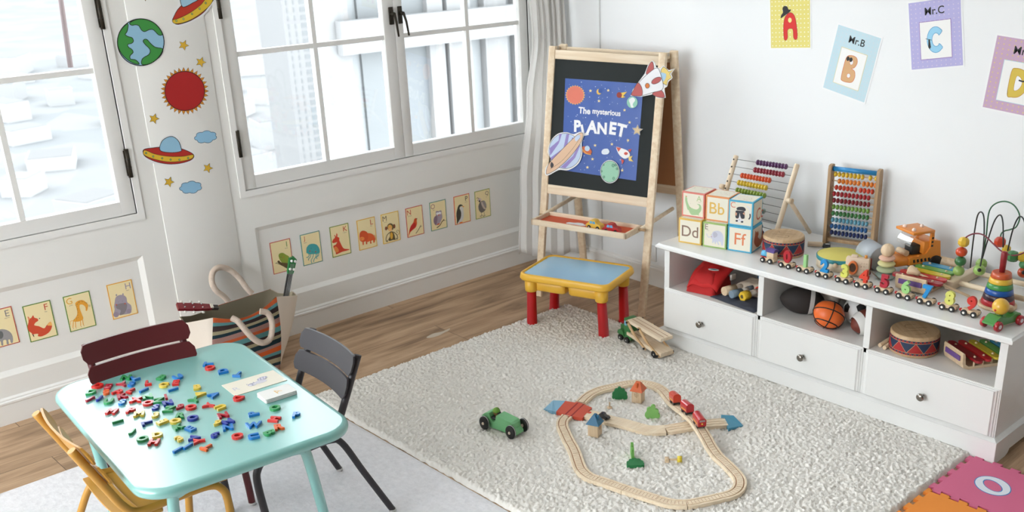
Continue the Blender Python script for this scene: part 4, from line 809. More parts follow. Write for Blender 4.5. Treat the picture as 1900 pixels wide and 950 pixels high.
rail_piece([K6(1273, 392), K6(1360, 378), K6(1450, 363), K6(1560, 353), K6(1655, 346)], 'toy_road_piece', 'grooved straight wooden road piece passing under the bridge', 'wooden road pieces', 0.066, 0.014, ((-.029, -.025), (-.007, -.003), (.011, .015)), False)
def quad_slab(name, Q, zs, m, label, cat, z0=RZ, extra=None):
    P = [K6(x, y, z) for (x, y), z in zip(Q, zs)]; n = len(P); b = MB()
    b.add([(p.x, p.y, z0) for p in P] + P, [list(range(n))[::-1], [n + i for i in range(n)]] + [(i, (i + 1) % n, n + (i + 1) % n, n + i) for i in range(n)], m)
    if extra: extra(b)
    return tag(b.build(name), label, cat)
rd, rdd = mat((206, 82, 58), 0.55), mat((150, 38, 34), 0.6)
def plate_x(b):
    for (x0, y0), (x1, y1) in (((640, 303), (722, 226)), ((676, 313), (758, 236))):
        A, B = K6(x0, y0, TZ + .0003), K6(x1, y1, TZ + .0003); s = V(((B - A).y, -(B - A).x, 0)).normalized() * .0035
        b.add([A - s, A + s, B + s, B - s], [(0, 1, 2, 3)], rdd)
    q = K6(793, 290); b.prism([(q.x + .009 * math.cos(a), q.y + .009 * math.sin(a)) for a in (2 * PI * i / 12 for i in range(12))], TZ, TZ + .0008, rd)
quad_slab('crossing_plate', [(583, 284), (641, 217), (700, 226), (716, 222), (745, 232), (808, 258), (748, 326), (690, 312), (655, 318), (632, 298)], [TZ] * 10, rd, 'red wooden crossing plate joining the railway loop and the road', 'toy track', RZ, plate_x)
lb = mat((128, 178, 206), 0.5); db = mat((74, 150, 180), 0.5)
quad_slab('toy_ramp', [(505, 268), (563, 213), (641, 216), (583, 284), (556, 279)], [.025, .025, TZ, TZ, TZ], lb, 'light blue wooden ramp left of the red crossing plate', 'toy track')
quad_slab('toy_ramp', [(1622, 304), (1700, 308), (1762, 372), (1668, 388)], [TZ, .034, .024, TZ], db, 'blue wooden ramp at the right end of the wooden road', 'toy track')
# little houses, trees, sign
def house(x, y, rc, label, rz):
    p = K6(x, y, RZ); t = thing('toy_house', label, 'toy house', (p.x, p.y, RZ), rz); t.scale = (1.15, 1.15, 1.22)
    b = MB(); b.bx(-.019, .019, -.019, .019, 0, .046, BEECHZ, .0008); bo = b.build('house_base', t)
    w = MB(frame((-.0192, 0, .032), (0, -1, 0), (0, 0, 1))); r = [(.0075 * math.cos(a), .0085 * math.sin(a)) for a in (2 * PI * i / 20 for i in range(21))]
    for q in (r, [(0, -.0085), (0, .0085)], [(-.0075, 0), (.0075, 0)]):
        for a, c in zip(q, q[1:]): w.tube([(a[0], a[1], 0), (c[0], c[1], 0)], .0006, mat((176, 136, 96), 0.7), 5)
    w.build('round_window', bo)
    m = mat(rc, 0.45); b = MB(); e = .025
    vs = [(-e, -e, .045), (e, -e, .045), (e, e, .045), (-e, e, .045), (-.004, -e * .35, .076), (.004, -e * .35, .076), (.004, e * .35, .076), (-.004, e * .35, .076)]
    b.add(vs, [(0, 3, 2, 1), (0, 1, 5, 4), (1, 2, 6, 5), (2, 3, 7, 6), (3, 0, 4, 7), (4, 5, 6, 7)], m); b.bx(-.017, -.009, -.004, .004, .055, .074, m, .0008); b.build('roof', t)
house(1100, 218, (222, 104, 48), 'little wooden house with an orange roof inside the railway loop', 0.35)
house(828, 430, (38, 108, 146), 'little wooden house with a blue roof beside the road', 1.95)
g1, g2 = mat((34, 120, 66), 0.5), mat((132, 190, 104), 0.5)
def tree_pts(k):
    L_ = ((.020, .008, .010), (.019, .020, .009), (.011, .031, .009), (-.002, .038, .008), (-.013, .030, .009), (-.021, .019, .009), (-.021, .008, .010)) if k == 0 else ((.018, .010, .010), (.013, .024, .010), (.002, .040, .009), (-.012, .030, .010), (-.018, .012, .011))
    out = [(-.022, 0), (.022, 0)]
    for x, y, r in L_:
        a0 = math.atan2(y - .016, x)
        for i in range(5): a = a0 - 1.25 + 2.5 * i / 4; out.append((x + r * math.cos(a), max(.001, y + r * math.sin(a))))
    return out
def tree(x, y, k, m, rz, label, lay=False):
    p = K6(x, y, RZ); T = TR(p.x, p.y, RZ, rz) @ (MX.Identity(4) if lay else MX.Rotation(PI / 2, 4, 'X'))
    b = MB(T); q = [(a[0] * 1.12, a[1] * 1.3) for a in tree_pts(k)]; b.prism(q, -.005 if not lay else 0, .005 if not lay else .013, m); return tag(b.build('toy_tree'), label, 'toy tree', 'flat wooden toy trees')
tree(985, 205, 0, g1, -0.9, 'dark green flat wooden tree behind the sign post in the loop')
tree(1190, 325, 1, g2, -0.85, 'light green flat wooden tree right of the orange roofed house')
tree(1062, 570, 1, mat((112, 172, 84), 0.5), 0.85, 'thin looking green wooden tree seen edge on in the loop')
tree(1085, 640, 0, g1, -0.75, 'dark green wooden tree lying flat in the loop', True)
p = K6(920, 262, RZ); t = thing('toy_sign', 'tiny wooden sign post with a white board inside the railway loop', 'toy sign', (p.x, p.y, RZ), -0.6)
b = MB(); b.lathe([(.010, 0), (.0115, .002), (.0105, .006), (.004, .008)], BEECH, 16); b.build('base', t); b = MB(); b.cyl((0, 0, .006), (0, 0, .034), .003, BEECHZ); b.build('post', t)
b = MB(); b.box((0, 0, .042), (.017, .008, .022), mat((236, 234, 230), 0.5), .001); bo = b.build('board', t, label='white printed board')
for i in range(3): q = MB(frame((0, -.0042, .048 - .006 * i), (1, 0, 0), (0, 0, 1))); q.bx(-.006, .006, -.0008, .0008, 0, .0003, mat((120, 116, 116), 0.6)); q.build('print_line', bo)
p = K6(1290, 600, RZ); t = thing('toy_mushroom_post', 'yellow headed wooden peg lying beside a block in the loop', 'toy peg', (p.x, p.y, RZ), -0.85)
b = MB(); b.box((-.006, 0, .009), (.016, .020, .018), BEECH, .002); b.build('block', t); b = MB(); b.cyl((0, 0, .010), (.040, 0, .011), .0035, BEECH); b.build('stem', t); b = MB(); b.cyl((.034, 0, .0125), (.052, 0, .0125), .0125, mat((232, 206, 60), 0.5), n=20); b.build('head', t, label='yellow round head')
# black car on the road
p = K6(882, 328, TZ); t = thing('toy_car', 'small black wooden toy car on the road beside the blue roofed house', 'toy car', (p.x, p.y, TZ), -1.2)
b = MB(frame((0, 0, 0), (1, 0, 0), (0, 0, 1))); pf_ = catmull([(-.024, .005), (-.025, .013), (-.018, .020), (-.010, .026), (.004, .026), (.010, .017), (.021, .014), (.024, .010), (.024, .005)], 4); b.prism([(q.x, q.y) for q in pf_], -.010, .010, mat((26, 26, 28), 0.25, coat=0.5)); b.build('car_body', t)
for x in (-.014, .014):
    for s in (-1, 1): b = MB(); b.cyl((x, s * .0095, .0055), (x, s * .0125, .0055), .0055, BLACK); b.build('wheel', t)
# red train on the bridge
def path_at(i): 
    a = RP[int(i)]; b = RP[int(i) + 1]; q = a.lerp(b, i - int(i)); return q, (b - a).normalized()
rdt = mat((186, 24, 34), 0.3, coat=0.4); rdo = mat((206, 66, 44), 0.35, coat=0.3)
for i, (u, mm, lab) in enumerate(((10.95 * 6, rdo, 'orange red rear wagon of the little train on the bridge'), (12.35 * 6, rdt, 'glossy red middle wagon of the little train on the bridge'), (13.75 * 6, rdt, 'red locomotive leading the little train down the bridge'))):
    q, d = path_at(u); q2, _ = path_at(u + 2); d = (path_at(u + 2.2)[0] - path_at(u - 2.2)[0]).normalized(); s = V((d.y, -d.x, 0)).normalized(); up = s.cross(d)
    t = thing('toy_train_wagon' if i < 2 else 'toy_locomotive', lab, 'toy train', group='red toy train on the bridge' if i < 2 else None, M=frame(q, d, s.cross(d).cross(d)) @ MX.Scale(1.28, 4))
    T = MX.Identity(4); b = MB(); b.box((0, 0, .0075), (.048, .018, .006), BLACK, .001); b.build('chassis', t)
    b = MB(frame((-.024 if i < 2 else -.026, 0, 0), (0, 1, 0), (0, 0, 1), (1, 0, 0))); rf = [(-.013, .010), (.013, .010), (.0135, .028)] + [(.0135 * math.cos(a), .028 + .010 * math.sin(a)) for a in (PI * k / 10 for k in range(1, 10))] + [(-.0135, .028)]
    b.prism(rf, 0, .048 if i < 2 else .054, mm, smooth=False); bo = b.build('wagon_body', t)
    for sd in (-1, 1): q3 = MB(); q3.bx(-.018, .018, sd * .0132 - .0003, sd * .0132 + .0003, .014, .018, mat((226, 168, 66), 0.5)); q3.build('yellow_stripe', bo)
    if i == 2:
        q3 = MB(); q3.bx(.0278, .0284, -.009, .009, .026, .032, mat((170, 150, 150), 0.2)); q3.build('windscreen', bo); q3 = MB(); q3.sph((.028, 0, .019), .0028, mat((236, 190, 60), 0.3)); q3.build('headlamp', bo)
    for x in (-.015, .015):
        for sd in (-1, 1): b = MB(); b.cyl((x, sd * .008, .0055), (x, sd * .0125, .0055), .0060, BLACK); b.build('wheel', t)
    b = MB(); b.cyl((-.031, 0, .008), (-.024, 0, .008), .003, mat((170, 170, 172), 0.3, 1.0)); b.build('coupling', t)
# green racing car
t = thing('racing_car', 'green wooden racing car with black wheels and a little driver', 'toy car', (2.392, 2.938, RZ), math.radians(-82)); t.scale = (1.05, 1.1, 1.25); gm = mat((122, 192, 134), 0.4, coat=0.2)
b = MB(frame((0, 0, 0), (1, 0, 0), (0, 0, 1))); pr_ = catmull([(-.098, .022), (-.092, .042), (-.075, .054), (-.058, .058)], 4, False) + catmull([(-.055, .056), (-.050, .040), (-.038, .031), (-.026, .036), (-.020, .055)], 4, False) + [V((-.018, .058, 0)), V((.055, .050, 0)), V((.062, .044, 0)), V((.064, .026, 0)), V((.076, .018, 0)), V((.078, .008, 0)), V((.04, .006, 0)), V((-.05, .008, 0))]
b.prism([(q.x, q.y) for q in pr_], -.0225, .0225, gm); b.box((.02, .0, 0), (0.001, .001, .001), gm); bo = b.build('car_body', t); bo.modifiers.new('b', 'BEVEL').width = 0.003
b = MB(); b.box((-.038, 0, .040), (.030, .036, .008), mat((40, 40, 44), 0.6), .003); b.build('seat', t, label='dark seat')
d_ = MB(); d_.lathe([(.010, .030), (.011, .040), (.006, .048)], mat((90, 62, 40), .6), 14, (-.038, 0, 0)); dr = d_.build('driver', t)
d_ = MB(); d_.sph((-.038, 0, .058), .0125, mat((150, 104, 66), 0.6)); d_.build('head', dr); d_ = MB(); d_.lathe([(.0150, .060), (.0145, .064), (.011, .070), (.004, .074), (.001, .0745)], mat((112, 158, 58), 0.6), 18, (-.038, 0, 0)); d_.build('cap', dr, label='green cap'); d_ = MB(); d_.cyl((-.022, -.006, .056), (-.024, .006, .056), .005, BLACK); d_.build('goggles', dr)
for x in (-.070, .066):
    for s in (-1, 1):
        b = MB(); b.cyl((x, s * .022, .0235), (x, s * .032, .0235), .006, mat((180, 170, 150), 0.4)); T0 = b.T; b.T = frame((x, s * .030, .0235), (1, 0, 0), (0, 0, 1), (0, s, 0)) if s > 0 else frame((x, s * .030, .0235), (-1, 0, 0), (0, 0, 1), (0, s, 0))
        b.lathe([(.019, 0), (.0235, .002), (.0235, .010), (.020, .0125), (.012, .013)], BLACK, 26); b.lathe([(.0236, .0035), (.0241, .0045), (.0241, .0055), (.0236, .0065)], mat((190, 190, 190), .4), 26, cap=False); b.sph((0, 0, .013), .0055, mat((214, 200, 180), 0.3), 12); b.build('wheel', t)
# car carrier truck
t = thing('car_carrier', 'wooden car carrier truck with green cab beside the storage bench', 'toy truck', (3.421, 3.088, RZ), math.radians(80.4)); gc = mat((64, 128, 72), 0.45)
b = MB(); b.box((.135, 0, .030), (.100, .068, .024), gc, .003); b.box((.120, 0, .080), (.046, .060, .080), gc, .003); b.box((.165, 0, .052), (.034, .044, .040), gc, .003)
for s in (-1, 1):
    T0 = b.T; b.T = frame((.158, s * .032, .030), (1, 0, 0), (0, 0, 1)); b.prism([(.026 * math.cos(a), .026 * math.sin(a)) for a in (PI * k / 10 for k in range(11))], -.008, .008, gc); b.T = T0
cb = b.build('cab', t, label='green cab')
for s in (-1, 1): q = MB(); q.box((.130, s * .0302, .095), (.018, .001, .024), mat((120, 180, 214), 0.3), 0); q.build('cab_window', cb)
for x in (.158, .108, -.108):
    for s in (-1, 1): b = MB(); b.cyl((x, s * .033, .0145), (x, s * .045, .0145), .0155 if x > 0 else .0185, BLACK, n=22); b.cyl((x, s * .045, .0145), (x, s * .0462, .0145), .004, mat((190, 190, 188), .3)); b.build('wheel', t)
def plank(name, pts, wd, th):
    b = MB(frame((0, wd / 2, 0), (1, 0, 0), (0, 0, 1))); b.prism(pts, 0, wd, PINEX)
    for yy in (.024, wd - .024):
        (x0, z0), (x1, z1) = pts[-1], pts[-2]; d = V((x1 - x0, z1 - z0)).normalized(); n = V((-d.y, d.x)) * 0.0004 * (1 if d.x > 0 else -1)
        P0 = V((x0, z0)) + d * .006 + n; P1 = V((x1, z1)) - d * .006 + n; b.add([(P0.x, P0.y, yy - .002), (P1.x, P1.y, yy - .002), (P1.x, P1.y, yy + .002), (P0.x, P0.y, yy + .002)], [(0, 1, 2, 3)], TD)
    return b.build(name, t)
plank('upper_deck', [(.105, .107), (-.150, .090), (-.150, .105), (.105, .122)], .072, .015)
plank('lower_deck', [(.112, .042), (-.150, .010), (-.155, .034), (-.02, .040), (.02, .052), (.112, .056)], .074, .015)
for s in (-1, 1):
    for (x0, z0, x1, z1) in ((.098, .112, -.035, .020), (.008, .105, -.140, .018)):
        mx_, mz_ = (x0 + x1) / 2 + .012, (z0 + z1) / 2 - .004; b = MB(); g = []
        for (x, z, dx) in ((x0 + .003, z0 + .008, .006), (x0, z0, .010), (mx_, mz_, .011), (x1, z1, .010), (x1 - .003, z1 - .007, .006)): g.append([(x - dx, s * .0385, z), (x + dx, s * .0385, z), (x + dx, s * .0445, z), (x - dx, s * .0445, z)])
        b.ring(g, wood((222, 188, 144), (200, 164, 120), 1.2, 0), False); a = b.build('arm', t)
        for x, z in ((x0, z0), (x1, z1)): q = MB(); q.cyl((x, s * .044, z), (x, s * .050, z), .0055, BLACK, n=14); q.build('peg', a)
# cars and paper cloud in the easel tray
def traycar(x, y, rz, c, label):
    p = EO + EX * x + EN * y; t = thing('toy_car', label, 'toy car', (p.x, p.y, ZT + .0105), rz, 'toy cars in the easel tray'); t.scale = (1.2, 1.2, 1.3)
    b = MB(frame((0, 0, 0), (1, 0, 0), (0, 0, 1))); q = catmull([(-.036, .008), (-.038, .020), (-.028, .026), (-.018, .037), (.004, .038), (.016, .027), (.032, .022), (.037, .012), (.034, .007)], 4); b.prism([(v.x, v.y) for v in q], -.015, .015, mat(c, 0.35, coat=0.4)); bo = b.build('car_body', t); bo.modifiers.new('b', 'BEVEL').width = .002
    for s in (-1, 1):
        for a, e in ((-.020, -.007), (-.004, .010)): w = MB(frame((0, s * .0153, 0), (1, 0, 0), (0, 0, 1))); w.prism([(a, .024), (e, .024), (e - .003 * (a > -.01), .034), (a + .003 * (a < -.01), .034)], -.0003, .0003, mat((96, 170, 214), 0.3)); w.build('side_window', bo)
    for a in (-.023, .022):
        for s in (-1, 1): w = MB(); w.cyl((a, s * .013, .0085), (a, s * .018, .0085), .0085, BLACK, n=18); w.cyl((a, s * .018, .0085), (a, s * .0186, .0085), .003, mat((230, 228, 220), .4)); w.build('wheel', t)
traycar(.075, -.035, -1.42, (232, 190, 78), 'small yellow toy car in the easel tray')
traycar(.185, -.052, -1.30, (188, 20, 34), 'small red toy car in the easel tray')
p = EO + EX * -.06 + EN * -.005; b = MB(TR(p.x, p.y, ZT + .0103, -1.3)); cl = catmull([(-.055, -.012), (-.03, -.018), (.0, -.014), (.03, -.018), (.055, -.010), (.058, .004), (.04, .010), (.03, .022), (.0, .024), (-.02, .014), (-.05, .010)], 4); b.prism([(q.x, q.y) for q in cl], 0, .0012, mat((238, 238, 240), .6)); tag(b.build('paper_cloud'), 'white paper cloud lying on the red easel tray', 'paper cutout')
# ------------------------------------------------------------------ magnetic letters and cards on the table
HT = 0.5003
C3 = lambda x, y: (130 + x / 4.5222, 640 + y / 4.5222)
C4 = lambda x, y: (340 + x / 4.5222, 640 + y / 4.5222)
cols = dict(r=((214, 40, 34), 'red'), c=((176, 22, 44), 'crimson'), b=((28, 120, 196), 'blue'), n=((34, 54, 156), 'navy'), g=((48, 150, 84), 'green'), y=((226, 196, 72), 'yellow'), o=((222, 96, 34), 'orange'))
LT = [(C3, 'N', 'g', 470, 275, 10), (C3, 'L', 'b', 548, 280, 60), (C3, 'B', 'g', 772, 275, -20), (C3, 'U', 'b', 908, 270, 60), (C3, 'E', 'r', 890, 318, 15), (C3, 'D', 'r', 240, 345, -20), (C3, 'E', 'c', 322, 352, 10),
      (C3, 'Y', 'c', 445, 332, 60), (C3, 'S', 'b', 518, 330, 5), (C3, 'L', 'r', 660, 320, 20), (C3, 'C', 'y', 785, 338, 0), (C3, 'I', 'b', 865, 374, -58), (C3, 'B', 'y', 1068, 357, 25), (C3, 'D', 'g', 178, 397, 20),
      (C3, 'S', 'o', 305, 398, 30), (C3, 'P', 'r', 402, 398, -40), (C3, 'K', 'c', 440, 432, 40), (C3, 'L', 'r', 520, 388, -30), (C3, 'I', 'b', 620, 380, -35), (C3, 'I', 'c', 170, 455, -30), (C3, 'J', 'n', 246, 450, 0),
      (C3, 'U', 'g', 322, 475, 10), (C3, 'S', 'b', 440, 482, 10), (C3, 'X', 'r', 558, 462, 10), (C3, 'N', 'g', 650, 436, 40), (C3, 'O', 'r', 655, 490, 0), (C3, 'Z', 'g', 742, 470, 20), (C3, 'N', 'n', 820, 488, 40), (C3, 'I', 'c', 805, 438, 35),
      (C3, 'S', 'n', 720, 525, 10), (C3, 'Z', 'g', 832, 542, 5), (C3, '9', 'c', 922, 522, -10), (C3, 'O', 'r', 1015, 525, 0), (C3, 'Y', 'g', 1048, 466, 60), (C3, 'A', 'y', 1100, 415, -80), (C4, 'A', 'b', 260, 422, -50), (C3, 'M', 'r', 352, 560, 0),
      (C3, 'P', 'r', 513, 552, 0), (C3, 'M', 'y', 580, 582, 20), (C3, '3', 'y', 720, 590, 10), (C3, 'I', 'g', 400, 642, -65), (C3, 'L', 'n', 648, 658, -70), (C3, 'E', 'y', 775, 648, 175), (C3, 'O', 'y', 885, 642, 0), (C3, 'R', 'g', 930, 595, 10),
      (C3, 'O', 'n', 1030, 616, 0), (C3, 'K', 'g', 912, 688, 50), (C3, 'E', 'b', 1010, 706, 70), (C3, 'J', 'g', 520, 730, 0), (C3, 'O', 'g', 608, 790, 0), (C3, 'D', 'y', 733, 758, 30), (C3, 'H', 'r', 705, 818, 5), (C3, '3', 'y', 915, 790, 60),
      (C3, 'V', 'n', 1050, 782, 120), (C3, 'Y', 'r', 1085, 808, 140), (C3, 'I', 'b', 905, 882, -35), (C3, 'I', 'b', 990, 852, -30), (C3, 'T', 'o', 1150, 860, 190), (C4, 'T', 'b', 213, 162, 120), (C4, 'O', 'r', 225, 194, 0), (C4, 'D', 'b', 332, 222, 150),
      (C4, 'T', 'b', 462, 248, 215), (C4, 'Y', 'r', 222, 510, 95), (C4, 'U', 'y', 315, 525, 170), (C4, 'D', 'r', 460, 452, -120), (C4, 'O', 'g', 770, 530, 0), (C4, 'P', 'b', 590, 580, 150), (C4, 'H', 'r', 765, 625, 100), (C4, 'R', 'o', 805, 690, 30),
      (C4, 'P', 'b', 950, 588, 10), (C4, 'W', 'b', 590, 674, 20), (C4, 'N', 'c', 335, 592, 40), (C4, '9', 'y', 287, 658, -10), (C4, 'N', 'n', 375, 648, 60), (C4, 'N', 'b', 375, 694, 30), (C4, '6', 'n', 270, 756, -20), (C4, 'O', 'r', 455, 767, 0),
      (C4, 'U', 'b', 590, 768, -80), (C4, 'B', 'g', 726, 740, -60), (C4, 'Y', 'g', 90, 470, 75)]
LT = [q for q in LT if not (q[0] is C4 and q[1] == 'Y' and q[2] == 'g')]
pos = [FZ(*q[0](q[3], q[4]), HT + .004) for q in LT]; used_l = {}
for i, (cf, chh, cc, x, y, rot) in enumerate(LT):
    p = pos[i]; order = sorted((j for j in range(len(LT)) if j != i), key=lambda j: (pos[j] - p).length)
    me_ = '%s %s' % (cols[cc][1], ('number ' if chh.isdigit() else 'letter ') + chh); nb = lambda j: '%s %s' % (cols[LT[j][2]][1], LT[j][1])
    lab = '%s magnet on the table, between the %s and %s' % (me_, nb(order[0]), nb(order[1])); k = 2
    while lab in used_l: lab = '%s magnet on the table, between the %s and %s' % (me_, nb(order[0]), nb(order[k])); k += 1
    used_l[lab] = 1
    b = MB(TR(p.x, p.y, HT, math.radians(-45 + rot * 0.8))); h = 0.034
    b.text(chh, 1, 0.0, 0.0085, mat(cols[cc][0], 0.35, coat=0.3), 0, 0, 0.045, h=h)
    z = 0.0
    o = b.build('magnetic_number' if chh.isdigit() else 'magnetic_letter'); tag(o, lab, 'magnetic letter', 'magnetic letters scattered on the child table')
    near = [j for j in range(i) if (pos[j] - p).length < 0.021]
    if near: o.location.z = 0.006
# cards
Q = [FZ(*C4(*q), HT + .001) for q in ((328, 335), (760, 207), (866, 300), (420, 430))]
u = (Q[1] - Q[0]); ln = u.length; w_ = (Q[0] - Q[3]).length; T = frame(((Q[0] + Q[2]) / 2).to_tuple()[:2] + (HT,), u.normalized(), None, (0, 0, 1))
T = frame(((Q[0] + Q[2]) / 2).to_tuple()[:2] + (HT,), (Q[1] - Q[0]).normalized(), V((0, 0, 1)).cross((Q[1] - Q[0]).normalized()))
d = PD(lambda x, y: (x, y), 0, 0, 1, T); W_, H_ = ln / 2, w_ / 2; d.mb.bx(-W_, W_, -H_, H_, 0, .0016, mat((236, 230, 212), .4, coat=.2)); d.z = .0017
gl = (170, 170, 190); d.text('R', -W_ * .72, -H_ * .1, .026, (200, 200, 210), 0, 0); d.ell(-.012, -.010, .016, .012, gl); d.ell(-.02, -.012, .006, .006, (224, 222, 226)); d.ell(-.004, -.012, .006, .006, (224, 222, 226)); d.blob([(.0, -.014), (.02, -.02), (.04, -.012), (.036, .004), (.015, .006), (.002, .0)], (206, 204, 214)); d.ell(.034, .014, .020, .012, gl, .3)
for k in range(3): d.line([(.02 + k * .01, .004), (.026 + k * .01, .022)], .003, (222, 220, 228))
d.poly([(-.03, -.004), (-.024, -.0), (-.026, .006)], gl); d.poly([(.0, -.004), (-.006, .0), (-.002, .006)], gl)
tag(d.mb.build('animal_card'), 'cream card with a grey raccoon and letter R on the table', 'card')
Q = [FZ(*C4(*q), HT + .014) for q in ((620, 405), (880, 325), (940, 378), (690, 468))]
ux = (Q[1] - Q[0]).normalized(); cx_ = (Q[0] + Q[1] + Q[2] + Q[3]) / 4; W_, H_ = (Q[1] - Q[0]).length / 2, (Q[0] - Q[3]).length / 2; rnd = random.Random(2)
for k in range(9):
    T = frame((cx_.x + rnd.uniform(-.0015, .0015), cx_.y + rnd.uniform(-.0015, .0015), HT + k * .00165), ux, V((0, 0, 1)).cross(ux)); d = PD(lambda x, y: (x, y), 0, 0, 1, T); pts = rrect(2 * W_, 2 * H_, .006, 4); d.mb.prism(pts, 0, .0013, mat((232, 232, 228), .45)); d.z = .0014
    if k == 8: d.text('A', .0, .0, .026, (226, 190, 120), 0, 0.5)
    tag(d.mb.build('flash_card'), 'top card of the small white stack, printed with a yellow letter A' if k == 8 else 'white flash card within the small stack beside the raccoon card', 'card', 'stack of white flash cards on the table')
# ------------------------------------------------------------------ toys on top of the storage bench
BZ = 0.525
creamp = (236, 230, 212)
def pmap(T):
    I = T.inverted(); o = V((T[0][3], T[1][3], T[2][3])); n = V((T[0][2], T[1][2], T[2][2]))
    def f(px, py):
        d = ray(px, py); t = (o - EYE).dot(n) / d.dot(n); q = I @ (EYE + d * t); return (q.x, q.y)
    return f
def cube(x, y, ang, z, S, c, label, front, side=None):
    """alphabet cube; local x runs along the bench front, front face looks at the room"""
    t = thing('alphabet_cube', label, 'toy block', (x, y, z), ang, 'cardboard alphabet cubes stacked on the storage bench')
    b = MB(); b.box((S / 2, S / 2, S / 2), (S, S, S), mat(c, 0.5), 0.0012, seg=1); bo = b.build('cube_body', t)
    M0 = MX.Translation((x, y, z)) @ MX.Rotation(ang, 4, 'Z'); e = 0.007
    FT = M0 @ frame((0, -0.0002, 0), (1, 0, 0), (0, 0, 1)); ST = M0 @ frame((S + .0002, 0, 0), (0, 1, 0), (0, 0, 1)); UT = M0 @ frame((0, 0, S + .0002), (1, 0, 0), (0, 1, 0))
    for nm, T, fn in (('front_print', FT, front), ('side_print', ST, side), ('top_print', UT, None)):
        d = PD(pmap(T), 1250, 340, 6.783, M0.inverted() @ T, z=0.0); d.lay([V(q) for q in ((e, e), (S - e, e), (S - e, S - e), (e, S - e))], creamp)
        if fn: fn(d)
        elif nm == 'top_print':
            rr = random.Random(int(x * 1000)); 
            for i in range(26): d.lay([V(p_) for p_ in (lambda a, b_, r: [(a, b_), (a + r, b_ + .001), (a + r * .8, b_ + r * .6)])(rr.uniform(.012, S - .02), rr.uniform(.012, S - .02), rr.uniform(.004, .009))], rr.choice(((196, 206, 190), (226, 196, 170), (190, 196, 214), (214, 160, 130), (120, 110, 120)))); d.z -= .00011
        d.mb.build(nm, bo)
def LTR(st, cx, cy, h, c): return lambda d: d.text(st, cx, cy, h, c, 0.005)
def ft_A(d):
    g = (168, 200, 150); d.blob([(150, 160), (165, 175), (175, 230), (200, 290), (235, 315), (285, 330), (315, 315), (320, 285), (295, 262), (330, 268), (348, 300), (345, 345), (318, 385), (320, 408), (300, 400), (235, 400), (205, 375), (190, 340), (175, 330), (160, 280), (145, 215)], g); d.dot(207, 306, .0016, (216, 96, 60)); d.poly([(150, 150), (172, 168), (156, 172)], (224, 130, 96)); d.dot(169, 196, .0009, BLK); d.dot(210, 256, .0009, BLK); d.text('A', 320, 195, .026, (176, 198, 140), 0)
    d.text('alligator', 326, 240, .004, (150, 146, 130), 0)
def ft_C(d):
    k = (52, 52, 60); d.text('C', 748, 270, .026, (214, 120, 100), 0); d.line([(915, 290), (955, 320), (962, 400), (950, 450)], .005, (226, 226, 230)); d.line([(960, 385), (962, 425), (945, 455)], .006, k)
    d.blob([(795, 310), (830, 296), (885, 302), (908, 330), (898, 350), (850, 340), (800, 335)], k); d.blob([(780, 350), (830, 345), (890, 355), (893, 420), (885, 445), (850, 440), (832, 400), (815, 440), (780, 430)], k); d.poly([(776, 360), (800, 378), (790, 410), (776, 400)], (214, 160, 130)); d.poly([(868, 380), (892, 362), (895, 405)], (214, 160, 130))
    d.blob([(820, 440), (832, 375), (845, 440), (880, 460), (860, 490), (800, 485), (790, 450)], (232, 230, 232)); d.ell(795, 472, 16, 12, k); d.ell(862, 485, 16, 12, k); d.dot(803, 442, .0016, (214, 96, 70)); d.dot(862, 450, .0016, (214, 96, 70)); d.dot(828, 458, .0016, BLK)
def ft_E(d):
    d.text('E', 415, 545, .026, (120, 104, 90), 0); d.text('elephant', 432, 595, .004, (150, 146, 130), 0); g = (206, 208, 222)
    d.blob([(480, 640), (500, 608), (560, 598), (610, 630), (628, 690), (620, 780), (600, 780), (590, 740), (560, 735), (575, 770), (560, 775), (540, 735), (530, 760), (520, 765), (510, 730), (495, 755), (485, 745), (485, 700), (465, 690)], g); d.line([(470, 665), (440, 680), (420, 650), (415, 630)], .003, g); d.blob([(498, 625), (525, 612), (552, 640), (545, 670), (510, 685), (497, 655)], (186, 186, 200)); d.dot(478, 672, .002, (214, 96, 70)); d.dot(473, 645, .001, BLK)
def sd_fox(d): d.blob([(1030, 600), (1045, 620), (1060, 600), (1068, 640), (1060, 680), (1090, 700), (1105, 660), (1115, 560), (1122, 640), (1110, 740), (1060, 800), (1030, 790), (1010, 740), (1020, 670)], (188, 108, 70)); d.dot(1075, 632, .001, BLK)
CS = 0.118; A0 = math.atan2(-.973, .23)
cube(3.590, 3.044, A0, BZ, CS, (232, 190, 90), 'yellow edged cube showing Dd, bottom left of the stack', LTR('Dd', 205, 608, .052, (140, 112, 96)))
cube(3.6165, 2.919, A0 + .01, BZ, CS, (158, 190, 110), 'green edged cube showing a pale elephant, bottom middle of the stack', ft_E)
cube(3.647, 2.798, A0 + .01, BZ, CS, (72, 172, 206), 'blue edged cube showing Ff, bottom right of the stack', LTR('Ff', 838, 705, .056, (224, 128, 84)), sd_fox)
cube(3.627, 3.058, A0 - .02, BZ + CS, CS, (222, 128, 116), 'pink edged cube showing a green alligator, top left of the stack', ft_A)
cube(3.645, 2.930, A0 + .01, BZ + CS, CS, (230, 150, 92), 'orange edged cube showing Bb, top middle of the stack', LTR('Bb', 545, 320, .054, (228, 186, 92)))
cube(3.652, 2.803, A0 + .04, BZ + CS, CS, (72, 172, 206), 'blue edged cube showing a black and white cat, top right of the stack', ft_C, LTR('Cc', 1083, 375, .056, (206, 110, 90)))
